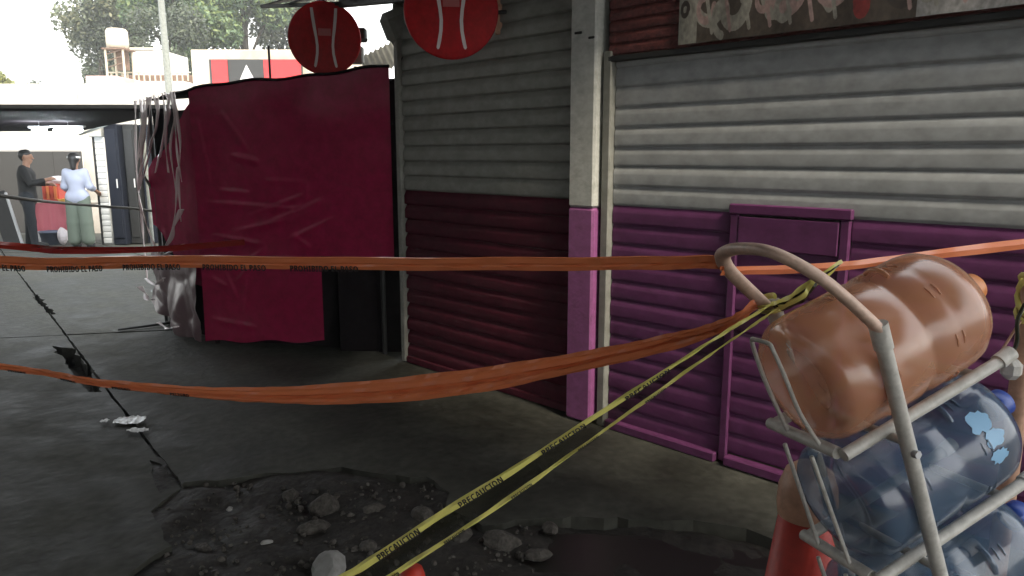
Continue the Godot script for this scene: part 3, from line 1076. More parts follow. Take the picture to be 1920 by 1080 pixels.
# ------------------------------------------------------------------ stall wrapped in maroon tarpaulin
func _tarp_stall() -> void:
	var a := Vector3(-2.60, 0, -6.18)               # near outer corner
	var b := Vector3(-0.92, 0, -5.78)               # at the shutter
	var c := Vector3(-3.42, 0, -7.06)               # far outer corner
	var o := thing("wrapped_stall", "market stall wrapped in maroon tarpaulin with torn clear plastic on its left side", "stall", a)
	var wr := FastNoiseLite.new()
	wr.seed = 21
	wr.frequency = 1.3
	wr.fractal_octaves = 3
	var fold := FastNoiseLite.new()
	fold.seed = 22
	fold.frequency = 1.0
	fold.fractal_octaves = 2
	var out_dir := Vector3(0.23, 0, 0.97).normalized()
	# front: upper sheet reaches the shutter, lower sheet stops short
	var lines := [
		[0.05, 1.22, 1.05, 1.17, 0.006], [0.20, 1.32, 0.50, 1.30, 0.005], [0.45, 1.10, 1.00, 1.30, 0.006], [0.55, 1.02, 1.15, 1.26, 0.007], [0.30, 0.98, 0.90, 1.10, 0.005],
		[0.10, 0.95, 0.62, 0.88, 0.006], [0.80, 0.92, 1.25, 1.12, 0.005], [0.98, 1.16, 1.00, 1.40, 0.004], [0.62, 1.40, 1.00, 1.39, 0.003], [0.28, 1.95, 0.52, 1.62, 0.008],
		[0.34, 1.60, 0.60, 1.55, 0.006], [0.06, 1.90, 0.14, 1.35, 0.006], [0.40, 0.72, 0.62, 0.86, 0.007], [0.30, 0.55, 0.55, 0.78, 0.006], [0.22, 0.66, 0.34, 0.40, 0.006],
		[0.05, 0.25, 0.50, 0.19, 0.007], [0.42, 0.62, 0.36, 0.30, 0.005], [0.70, 0.80, 1.05, 0.74, 0.004], [0.08, 0.60, 0.25, 0.52, 0.006], [0.85, 0.98, 1.02, 0.86, 0.005]]
	var creases := func(x: float, y: float) -> float:
		var e := 0.022 * wr.get_noise_2d(x * 0.7, y * 0.6)
		var q := Vector2(x, y)
		for l in lines:
			var a2 := Vector2(l[0], l[1])
			var b2 := Vector2(l[2], l[3])
			var c2 := Geometry2D.get_closest_point_to_segment(q, a2, b2)
			var dd := q.distance_to(c2)
			if dd < 0.09:
				var side2 := signf((b2 - a2).cross(q - a2))
				e += 1.9 * l[4] * exp(-pow(dd / (0.014 if side2 > 0 else 0.035), 2.0)) * (1.0 - pow(absf((c2 - a2).length() / (b2 - a2).length() * 2.0 - 1.0), 3.0))
		return e
	var top_at := func(u: float) -> float: return lerpf(2.10, 2.24, pow(u, 0.75)) + 0.010 * sin(u * 8.0) + 0.008 * sin(u * 23.0)
	var w := a.distance_to(b)
	var dir := (b - a).normalized()
	var upper := sheet(150, 120, func(u: float, v: float) -> Vector3:
		var y := lerpf(0.80, top_at.call(u), v)
		var p := dir * (u * w)
		return p + Vector3(0, y, 0) + out_dir * creases.call(u * w, y))
	put("tarpaulin_front", upper, mats["tarp"], o)
	var lw := 1.10
	var lower := sheet(96, 70, func(u: float, v: float) -> Vector3:
		var hem := 0.05 + 0.06 * u + 0.012 * sin(u * 14.0)
		var y := lerpf(hem, 0.86, v)
		var x := u * lw
		return dir * x + Vector3(0, y, 0) + out_dir * (creases.call(x, y) + 0.012 + 0.05 * smoothstep(0.4, 0.0, y)))
	put("tarpaulin_skirt", lower, mats["tarp"], o)
	# left side
	var cc := c - a
	var sl := cc.length()
	var sd := cc.normalized()
	var sn := Vector3(-0.72, 0, 0.69)
	var side := sheet(40, 60, func(u: float, v: float) -> Vector3:
		var y := lerpf(lerpf(0.5, 0.95, smoothstep(0.3, 1.0, u)), lerpf(2.04, 1.45, u) + 0.03 * sin(u * 9.0), v)
		return sd * (u * sl) + Vector3(0, y, 0) + sn * (0.02 * wr.get_noise_2d(u * 1.2 + 5.0, y * 0.6) + 0.008 * absf(fold.get_noise_2d(u * 4.0, y * 0.5)) - 0.03))
	put("tarpaulin_side", side, mats["tarp_back"], o)
	# torn clear plastic hanging over the side in gathered folds that fan out from the top
	var on := func(u: float, y: float, e: float) -> Vector3: return sd * (u * sl) + Vector3(0, y, 0) + sn * e
	var plan := [[0.02, 2.10, 0.10, 1.85, 0.05, 1.62, 0.03, 1.38], [0.10, 2.10, 0.12, 1.9, 0.20, 1.65, 0.14, 1.30], [0.22, 2.10, 0.20, 1.95, 0.36, 1.7, 0.55, 1.45], [0.34, 2.09, 0.40, 1.88, 0.62, 1.6, 0.88, 1.32], [0.46, 2.09, 0.42, 1.9, 0.56, 1.72, 0.80, 1.52], [0.60, 2.09, 0.72, 1.8, 0.90, 1.5, 1.0, 1.28], [0.76, 2.08, 0.74, 1.9, 0.86, 1.7, 0.97, 1.45], [0.90, 2.08, 0.93, 1.85, 0.99, 1.55, 1.0, 1.25], [0.06, 1.5, 0.16, 1.2, 0.34, 0.95, 0.62, 0.72], [1.0, 1.28, 0.93, 1.10, 0.82, 0.90, 0.64, 0.72], [0.98, 1.15, 0.99, 0.95, 0.98, 0.75, 0.97, 0.45], [0.10, 0.86, 0.25, 0.80, 0.45, 0.74, 0.62, 0.70], [0.03, 2.08, 0.04, 1.7, 0.10, 1.4, 0.12, 1.05], [0.16, 2.09, 0.22, 1.85, 0.30, 1.66, 0.28, 1.45], [0.52, 2.09, 0.58, 1.9, 0.70, 1.66, 0.93, 1.40], [0.28, 2.1, 0.26, 1.92, 0.30, 1.76, 0.44, 1.58], [0.68, 2.08, 0.66, 1.92, 0.76, 1.74, 0.92, 1.55], [0.12, 1.15, 0.22, 1.0, 0.38, 0.86, 0.60, 0.72], [0.30, 0.56, 0.42, 0.50, 0.55, 0.46, 0.70, 0.50], [0.85, 0.40, 0.78, 0.34, 0.70, 0.30, 0.60, 0.32], [0.15, 0.16, 0.28, 0.12, 0.38, 0.10, 0.50, 0.13]]
	var r := RandomNumberGenerator.new()
	r.seed = 9
	for q in plan:
		var pts := []
		for k in 4:
			pts.append(on.call(q[k * 2], q[k * 2 + 1], (0.075 if q[1] > 0.7 else 0.17) + r.randf_range(0.0, 0.03)))
		var path := smooth_path(pts, 7)
		var rad := []
		for k in path.size():
			rad.append(0.006 + 0.026 * absf(sin(k * 0.30 + q[0] * 9.0)) * (1.0 - 0.5 * k / path.size()))
		put("plastic_fold", tube(path, rad, 8, 0.22), fold_plastic, o)
	# crumpled mauve-grey lining at the foot of the side
	var lining_m := mat("lining", lin(0.16, 0.10, 0.11), 0.35)
	var crum := FastNoiseLite.new()
	crum.seed = 31
	crum.frequency = 2.2
	crum.fractal_octaves = 2
	crum.noise_type = FastNoiseLite.TYPE_CELLULAR
	crum.cellular_return_type = FastNoiseLite.RETURN_DISTANCE2_SUB
	var lining := sheet(50, 44, func(u: float, v: float) -> Vector3:
		var low := 0.02 + 0.20 * smoothstep(0.45, 1.0, u) + 0.04 * sin(u * 13.0) * u
		var y := lerpf(low, 0.72, v)
		return sd * (0.06 + u * sl * 0.9) + Vector3(0, y, 0) + sn * (0.03 + 0.14 * (1.0 - 0.7 * v) * (0.8 + crum.get_noise_2d(u * 1.1, y * 0.8))))
	put("crumpled_lining", lining, lining_m, o)
	# top cover: black sheet
	var roof := sheet(24, 10, func(u: float, v: float) -> Vector3:
		var front: Vector3 = dir * (u * w) + Vector3(0, top_at.call(u) + 0.012, 0) + out_dir * 0.03
		var back: Vector3 = sd * sl + dir * (u * w * 0.85) + Vector3(0, lerpf(2.08, 2.14, u), 0)
		return front.lerp(back, v) + Vector3(0, 0.03 * wr.get_noise_2d(u * 5.0, v * 5.0) * sin(PI * v), 0))
	put("top_cover", roof, mats["black_tarp"], o)
	var rim := PackedVector3Array()
	for k in 25:
		var u := k / 24.0
		rim.append(dir * (u * w) + Vector3(0, top_at.call(u) + 0.006, 0) + out_dir * 0.02)
	put("edge_roll", tube(rim, 0.011, 8), mats["black_tarp"], o)
	# frame and body inside
	for q in [Vector3(0.06, 0, -0.08), sd * (sl - 0.06) + Vector3(0.06, 0, 0), dir * (w - 0.12) + Vector3(0, 0, -0.1)]:
		put("post", rod(q, q + Vector3(0, 2.05, 0), 0.02, 8), mats["dark_metal"], o)
	var body := builder()
	var q0 := dir * 0.1 - out_dir * 0.22
	var q1 := dir * (w - 0.06) - out_dir * 0.22
	var q2 := sd * sl + dir * (w - 0.1)
	var q3 := sd * (sl - 0.05) + dir * 0.1
	var hh := Vector3(0, 1.98, 0)
	quad(body, q0, q0 + hh, q1 + hh, q1)
	quad(body, q1, q1 + hh, q2 + hh, q2)
	quad(body, q2, q2 + hh, q3 + hh, q3)
	quad(body, q3, q3 + hh, q0 + hh, q0)
	put("counter_body", done(body), mats["black_tarp"], o)
	var gap0 := dir * (w - 0.30) - out_dir * 0.16
	put("added_dark_panel", bar(gap0, gap0 + Vector3(0, 2.14, 0), 0.34, 0.03), mats["black_tarp"], o)  # black panels added to fill the shaded gap beside the shutter
	put("added_dark_panel", bar(gap0 + dir * 0.32 - out_dir * 0.05, gap0 + dir * 0.32 - out_dir * 0.05 + Vector3(0, 2.18, 0), 0.30, 0.03), mats["black_tarp"], o)
	# stick lying by the plastic
	var k0 := floor_spot(222, 622)
	var k1 := floor_spot(352, 606)
	tag(put("stick", tube(PackedVector3Array([k0 + Vector3(0, 0.018, 0), k0.lerp(k1, 0.5) + Vector3(0, 0.022, 0), k1 + Vector3(0, 0.03, 0)]), [0.01, 0.014, 0.016], 7), mats["dark_metal"]), "dark stick lying on the pavement by the torn plastic", "stick")
	# thin rod standing behind the stall top
	var rr := spot(507, 150, 6.9)
	tag(put("thin_rod", rod(Vector3(rr.x, 1.9, rr.z), Vector3(rr.x, spot(507, 86, 6.9).y, rr.z), 0.011, 8), mats["dark_metal"]), "thin black rod sticking up behind the wrapped stall top", "rod")

# ------------------------------------------------------------------ round signs, awning, floodlight
func round_sign(label: String, centre: Vector3) -> void:
	var o := thing("round_sign", label, "sign", centre, 0.0, "round red signs under the awning")
	o.look_at_from_position(centre, centre + (centre - Vector3(0, centre.y, 0)).normalized(), Vector3.UP)
	var r := 0.285
	var disc := lathe([Vector2(0, 0.022), Vector2(0.12, 0.021), Vector2(0.22, 0.014), Vector2(r - 0.02, 0.006), Vector2(r - 0.006, 0.008), Vector2(r, 0.0), Vector2(r - 0.004, -0.012), Vector2(0, -0.014)], 56)
	var d := put("disc", disc, mats["disc_red"], o)
	d.rotation.x = PI / 2
	for s in [-1.0, 1.0]:
		var st := builder()
		st.set_smooth_group(-1)
		# outline strokes of a bottle: (height, distance from the middle, half width)
		var prof := [[0.23, 0.094, 0.011], [0.16, 0.088, 0.012], [0.08, 0.078, 0.012], [0.0, 0.066, 0.010], [-0.06, 0.060, 0.010], [-0.12, 0.063, 0.010], [-0.18, 0.074, 0.011], [-0.215, 0.082, 0.010], [-0.225, 0.082, 0.004]]
		for i in prof.size() - 1:
			var p: Array = prof[i]
			var q: Array = prof[i + 1]
			var zf := func(x: float, y: float) -> float:
				var rr := Vector2(x, y).length()
				return 0.0245 - 0.0165 * smoothstep(0.08, 0.285, rr)
			var c0 := Vector3(s * p[1] - p[2], p[0], 0)
			var c1 := Vector3(s * q[1] - q[2], q[0], 0)
			var c2 := Vector3(s * q[1] + q[2], q[0], 0)
			var c3 := Vector3(s * p[1] + p[2], p[0], 0)
			var vs := []
			for v in [c0, c1, c2, c3]:
				vs.append(Vector3(v.x, v.y, zf.call(v.x, v.y) + 0.003))
			quad(st, vs[3], vs[2], vs[1], vs[0])
		put("white_stroke", done(st), mats["disc_white"], o)
	put("label_patch", block(Vector3(0.10, 0.055, 0.004), 0.001, Vector3(0, 0.045, 0.0245)), mat("patch", lin(0.40, 0.09, 0.09), 0.5), o)
	put("bracket", rod(Vector3(0, 0.2, -0.03), Vector3(0, 0.42, -0.05), 0.012, 8), mats["dark_metal"], o)
	put("bracket", rod(Vector3(0.10, -0.02, -0.03), Vector3(0.34, 0.02, -0.12), 0.012, 8), mats["dark_metal"], o)

func _signs() -> void:
	round_sign("larger-looking bright red round sign with two white strokes, in front of the grey shutter", spot(846, 20, 4.72))
	round_sign("dark red round sign with two white strokes standing above the wrapped stall", spot(609, 72, 6.22))
	# thin awning over both
	var a0 := spot(492, 12, 7.2)
	var a1 := spot(640, 7, 6.2)
	var a2 := spot(790, -8, 5.2)
	var o := thing("sheet_awning", "thin dark awning edge above the round signs", "awning", a0)
	put("front_edge", bar(Vector3.ZERO, a1 - a0, 0.04, 0.03), mats["dark_metal"], o)
	put("front_edge", bar(a1 - a0, a2 - a0, 0.05, 0.06), mats["dark_metal"], o)
	var back := Vector3(0.5, 0.20, -0.5)
	for i in 5:
		var u0 := (a2 - a0) * (i / 5.0) + Vector3(0, 0.03, 0)
		var u1 := (a2 - a0) * ((i + 1) / 5.0) + Vector3(0, 0.03, 0)
		put("panel", bar((u0 + u1) * 0.5, (u0 + u1) * 0.5 + back, u0.distance_to(u1) - 0.004, 0.012, 0.002), mats["dark_metal"], o)
	# awning over the duller shutter, unseen; depth and right end added to block light
	var sa := thing("sheet_awning", "unseen dark awning added to shade the dull grey shutter, above the picture's top edge", "awning", shop(-1.76, 2.78, 0.0), SHOP_TURN)
	for i in 3:
		put("panel", block(Vector3(0.566, 0.02, 0.98), 0.003, Vector3(0.284 + i * 0.568, 0.0, 0.50)), mats["dark_metal"], sa)
	put("light_blocking_end", block(Vector3(0.02, 0.40, 0.98), 0.003, Vector3(1.72, 0.0, 0.50)), mats["dark_metal"], sa)
	# corrugated sheet roof of the stall behind
	var cr := thing("corrugated_roof", "sloping grey corrugated sheet behind the top of the wrapped stall", "roof", spot(684, 104, 7.3))
	var hi := spot(765, 64, 7.0) - cr.position
	var corr := sheet(40, 2, func(u: float, v: float) -> Vector3:
		return Vector3(0, 0.012 * sin(u * 70.0), 0) + Vector3(hi.x, hi.y, hi.z) * u * 1.3 + Vector3(0.1, -0.16 - 0.05, 0.16) * v - Vector3(0.05, 0.02, 0) )
	put("sheet", corr, mats["dull_slat"], cr)
	put("support", rod(Vector3(0.1, -0.2, -0.05), Vector3(0.1, -cr.position.y, -0.05), 0.02, 8), mats["dark_metal"], cr)
	# floodlight on an arm
	var fp := spot(742, 46, 5.7)
	var fl := thing("floodlight", "grey floodlight on a thin arm between the two round signs", "lamp", fp)
	var ht := builder()
	add_block(ht, Vector3(0.24, 0.22, 0.12), 0.04, Transform3D(Basis.from_euler(Vector3(0.2, 0.5, 0.45)), Vector3(0.02, 0.0, 0)))
	put("head", done(ht), mats["pole_grey"], fl)
	put("hood", block(Vector3(0.15, 0.05, 0.13), 0.015, Vector3(0.06, 0.10, 0)), mats["pole_grey"], fl)
	put("arm", tube(PackedVector3Array([Vector3(-0.05, -0.08, 0), Vector3(0.02, -0.2, 0.0), Vector3(0.05, -0.26, 0.02)]), 0.010, 8), mats["dark_metal"], fl)
	# pale bracket boards beside the discs
	var pb := spot(935, 28, 4.95)
	tag(put("bracket_board", block(Vector3(0.045, 0.24, 0.03), 0.004), mats["cone_peach"], null, pb), "small pale board beside the bright red round sign", "board")
	var gb := thing("meter_box", "grey meter boxes fixed behind the dark red round sign", "box", spot(672, 92, 6.45))
	put("box", block(Vector3(0.14, 0.11, 0.09), 0.01, Vector3(0.0, 0.11, 0)), mats["roof_sheet"], gb)
	put("box", block(Vector3(0.12, 0.14, 0.09), 0.01, Vector3(-0.02, -0.05, 0)), mats["dull_slat"], gb)
	put("mast", rod(Vector3(-0.03, -0.14, 0), Vector3(-0.03, -gb.position.y, -0.1), 0.014, 8), mats["dark_metal"], gb)

# ------------------------------------------------------------------ food stall in the distance
func _food_stall() -> void:
	var o := thing("stall_canopy", "dark sheet canopy over the distant food stall", "canopy", Vector3(spot(60, 460, 13.0).x, 0, -13.0))
	var L := spot(-160, 208, 10.0) - o.position
	var R := spot(330, 209, 10.0) - o.position
	var L2 := spot(-200, 247, 13.5) - o.position
	var R2 := spot(150, 246, 13.5) - o.position
	var st := builder()
	var th := Vector3(0, 0.05, 0)
	quad(st, L, L2, R2, R)
	quad(st, L + th, R + th, R2 + th, L2 + th)
	quad(st, L, R, R + th, L + th)
	quad(st, R, R2, R2 + th, R + th)
	put("canopy_sheet", done(st), mats["black_tarp"], o)
	put("edge_bar", bar(L + th * 1.2, R + th * 1.2, 0.05, 0.05), mats["dark_metal"], o)
	for q in [R + Vector3(-0.5, 0, -0.1), L + Vector3(0.3, 0, -0.1)]:
		put("post", rod(Vector3(q.x, 0, q.z), q, 0.025, 8), mats["pole_grey"], o)
	var strut := spot(205, 232, 12.2) - o.position
	put("strut", rod(strut, spot(150, 252, 13.6) - o.position, 0.02, 8), mats["pole_grey"], o)
	# tube lamps under the canopy
	for p in [[74, 244, 0.24, "short lit tube lamp under the distant canopy, nearer the left edge"], [128, 243, 0.46, "longer lit tube lamp under the distant canopy"]]:
		var q := spot(p[0], p[1] + 1.0, 11.7)
		var l := thing("tube_lamp", p[3], "lamp", q, 0.0, "lit tube lamps")
		put("tube", block(Vector3(p[2], 0.075, 0.06), 0.028), mats["lamp_glow"], l)
		put("housing", block(Vector3(p[2] + 0.06, 0.03, 0.08), 0.006, Vector3(0, 0.056, 0)), mats["lamp_body"], l)
		put("hanger", rod(Vector3(0, 0.07, 0), Vector3(0, 0.19, 0), 0.006, 6), mats["lamp_body"], l)
		var li := OmniLight3D.new()
		li.name = "light"
		li.light_energy = 0.5
		li.light_size = 0.08
		li.light_color = Color(0.93, 0.97, 1.0)
		li.omni_range = 12.0
		li.omni_attenuation = 2.0
		li.shadow_enabled = true
		l.add_child(li)
		li.position = Vector3(0, -0.06, 0.06)
	# grey hoarding behind
	var a := spot(-60, 282, 15.2)
	var b := spot(152, 282, 15.2)
	var hb := thing("hoarding", "plain grey hoarding panel behind the man in dark clothes", "hoarding", Vector3(a.x, 0, -15.2))
	var hm := mat("hoarding_grey", lin(0.06, 0.058, 0.056), 0.8)
	var n := 4
	for i in n:
		var w := (b.x - a.x) / n
		put("panel", block(Vector3(w - 0.006, a.y - 0.05, 0.04), 0.004, Vector3(w * (i + 0.5), 0.03 + (a.y - 0.05) * 0.5, 0)), hm, hb)
	put("top_rail", block(Vector3(b.x - a.x, 0.05, 0.06), 0.006, Vector3((b.x - a.x) * 0.5, a.y + 0.012, 0)), mats["lamp_body"], hb)
	# leaning dark board at the left edge
	var lb := thing("leaning_board", "dark board leaning at the left edge of the picture", "board", Vector3(spot(5, 444, 12.8).x, 0, -13.0))
	put("board", bar(Vector3(0.05, 0.0, 0), Vector3(-0.22, 0.95, -0.1), 0.30, 0.04), mats["dark_metal"], lb)
	put("edge_strip", bar(Vector3(0.215, 0.0, 0.012), Vector3(-0.055, 0.95, -0.088), 0.03, 0.05), mats["lamp_body"], lb)
	# white side shutter and dark navy cabinets at the right of the food stall
	var ws := thing("folded_shutter", "narrow white slatted shutter edge beside the navy cabinets", "shutter", Vector3(spot(202, 456, 13.4).x, 0, -13.45))
	var wm := mat("shutter_white", lin(0.62, 0.62, 0.6), 0.5)
	var sm := slat_mesh(0.15, 0.105)
	for i in 18:
		put("slat", sm, wm, ws, Vector3(-0.075, 0.02 + i * 0.105, 0.02))
	put("jamb", block(Vector3(0.03, 2.1, 0.05), 0.004, Vector3(-0.095, 1.05, 0.02)), mats["dark_metal"], ws)
	put("head_box", block(Vector3(0.22, 0.26, 0.2), 0.01, Vector3(-0.02, 2.04, 0)), mats["white_post"], ws)
	for p in [[213, 238, 0.0, "navy", "tall grey-navy cabinet next to the white slatted shutter"], [239, 261, -0.15, "dark_metal", "tall black cabinet in the middle of the far cabinets"], [262, 283, -0.3, "navy", "tall dark navy cabinet nearest the wrapped stall"]]:
		var x0 := spot(p[0], 456, 13.3).x
		var x1 := spot(p[1], 456, 13.3).x
		var c := thing("tall_cabinet", p[4], "cabinet", Vector3((x0 + x1) * 0.5, 0, -13.5 + p[2]), 0.0, "tall dark cabinets by the food stall")
		put("body", block(Vector3(x1 - x0 - 0.01, 2.12, 0.4), 0.012, Vector3(0, 1.07, 0)), mats[p[3]], c)
		put("door", block(Vector3(x1 - x0 - 0.06, 1.9, 0.02), 0.006, Vector3(0, 1.08, 0.212)), mats[p[3]], c)
		put("handle", block(Vector3(0.02, 0.16, 0.025), 0.006, Vector3(0.06, 1.1, 0.236)), mats["lamp_body"], c)
	# white wall beyond on the right of the hoarding
	far_box("side_wall", "bright white wall behind the woman in the pale blouse", "wall", 152, 262, 197, 440, 15.4, 0.3, mats["far_white"])
	# table with goods
	var tz := -14.0
	var t0 := spot(78, 390, 14.0)
	var t1 := spot(190, 390, 14.0)
	var tb := thing("stall_table", "table under a pink cloth between the man and the woman", "table", Vector3((t0.x + t1.x) * 0.5, 0, tz))
	var pinkc := mat("pink_cloth", lin(0.62, 0.16, 0.19), 0.8)
	var tw := t1.x - t0.x
	put("table_top", block(Vector3(tw, 0.04, 0.6), 0.01, Vector3(0, 0.72, 0)), mats["far_cream"], tb)
	put("cloth", sheet(40, 6, func(u: float, v: float) -> Vector3: return Vector3((u - 0.5) * tw * 0.98, lerpf(0.22, 0.735, v), 0.315 + 0.02 * sin(u * 44.0) * (1.0 - v))), pinkc, tb)
	for sx in [-0.45, 0.45]:
		for sz in [-0.25, 0.25]:
			put("leg", rod(Vector3(sx * tw, 0, sz), Vector3(sx * tw, 0.7, sz), 0.018, 8), mats["lamp_body"], tb)
	var rb := spot(101, 378, 13.9)
	var rc := thing("red_crate", "red patterned box standing on the pink table", "crate", Vector3(rb.x, 0.741, -13.95))
	var red := mat("crate_red", lin(0.55, 0.06, 0.03), 0.5)
	put("box", block(Vector3(0.30, 0.33, 0.28), 0.02, Vector3(0, 0.168, 0)), red, rc)
	var orange := mat("crate_orange", lin(0.72, 0.2, 0.05), 0.5)
	for i in 4:
		put("panel", block(Vector3(0.055, 0.24, 0.012), 0.004, Vector3(-0.105 + i * 0.07, 0.17, 0.147)), orange if i % 2 else red, rc)
	var bag := mat("bag_white", lin(0.75, 0.66, 0.66), 0.5)
	tag(put("paper_bundle", stone_mesh(Vector3(0.46, 0.16, 0.25), 51), bag, null, Vector3(rb.x + 0.10, 1.135, -13.95)), "bundle of white and pink bags on top of the red box", "bags")
	var y := mat("yellow_goods", lin(0.75, 0.42, 0.08), 0.6)
	tag(put("food_tray", lathe([Vector2(0, 0), Vector2(0.10, 0), Vector2(0.15, 0.06), Vector2(0.14, 0.06), Vector2(0.09, 0.02), Vector2(0, 0.02)], 18), y, null, Vector3(rb.x + 0.26, 0.742, -13.85)), "yellow round tray on the pink table beside the red box", "tray")
	tag(put("bucket", lathe([Vector2(0, 0), Vector2(0.15, 0), Vector2(0.19, 0.24), Vector2(0.2, 0.24), Vector2(0.2, 0.22), Vector2(0.0, 0.2)], 20), mat("bucket_blue", lin(0.12, 0.14, 0.2), 0.5), null, floor_spot(98, 458)), "dark grey-blue bucket on the ground between the man and the woman", "bucket")
	tag(put("plastic_bag", stone_mesh(Vector3(0.2, 0.34, 0.2), 52), bag, null, floor_spot(121, 459) + Vector3(0, 0.16, 0)), "white plastic bag standing on the ground by the woman's feet", "bag")

# ------------------------------------------------------------------ people
func hand_bones(wrist: Vector3, dir: Vector3, palm: Vector3) -> Array:
	var side := dir.cross(palm).normalized()
	var out := [[wrist, wrist + dir * 0.085, 0.026, 0.034]]
	for i in 4:
		var k := wrist + dir * 0.085 + side * (i - 1.5) * 0.019
		var l: float = [0.062, 0.075, 0.07, 0.055][i]
		var m := k + dir * l * 0.55 + palm * 0.008
		out.append([k, m, 0.0095, 0.009])
		out.append([m, m + dir * l * 0.4 + palm * 0.024, 0.009, 0.0075])
	var tb := wrist + dir * 0.03 - side * 0.03
	out.append([tb, tb + dir * 0.04 - side * 0.02 + palm * 0.012, 0.011, 0.0095])
	out.append([tb + dir * 0.04 - side * 0.02 + palm * 0.012, tb + dir * 0.065 - side * 0.018 + palm * 0.022, 0.0095, 0.008])
	return out

func grow(bones: Array, by: float) -> Array:
	var out := []
	for b in bones:
		out.append([b[0], b[1], b[2] + by, b[3] + by])
	return out

func head_bones(c: Vector3, face: Vector3) -> Array:
	var side := face.cross(Vector3.UP).normalized()
	return [
		[c + Vector3(0, 0.035, 0) - face * 0.02, c + Vector3(0, 0.025, 0) + face * 0.015, 0.085, 0.078],
		[c - Vector3(0, 0.03, 0) + face * 0.02, c - Vector3(0, 0.075, 0) + face * 0.045, 0.062, 0.04],
		[c + face * 0.092 + Vector3(0, 0.01, 0), c + face * 0.112 - Vector3(0, 0.025, 0), 0.010, 0.014],
		[c + face * 0.086 + side * 0.03 + Vector3(0, 0.028, 0), c + face * 0.086 - side * 0.03 + Vector3(0, 0.028, 0), 0.010, 0.010],
		[c + face * 0.088 + side * 0.02 - Vector3(0, 0.055, 0), c + face * 0.088 - side * 0.02 - Vector3(0, 0.055, 0), 0.009, 0.009],
		[c + side * 0.082 + Vector3(0, 0.018, 0), c + side * 0.086 - Vector3(0, 0.02, 0), 0.013, 0.010],
		[c - side * 0.082 + Vector3(0, 0.018, 0), c - side * 0.086 - Vector3(0, 0.02, 0), 0.013, 0.010]]

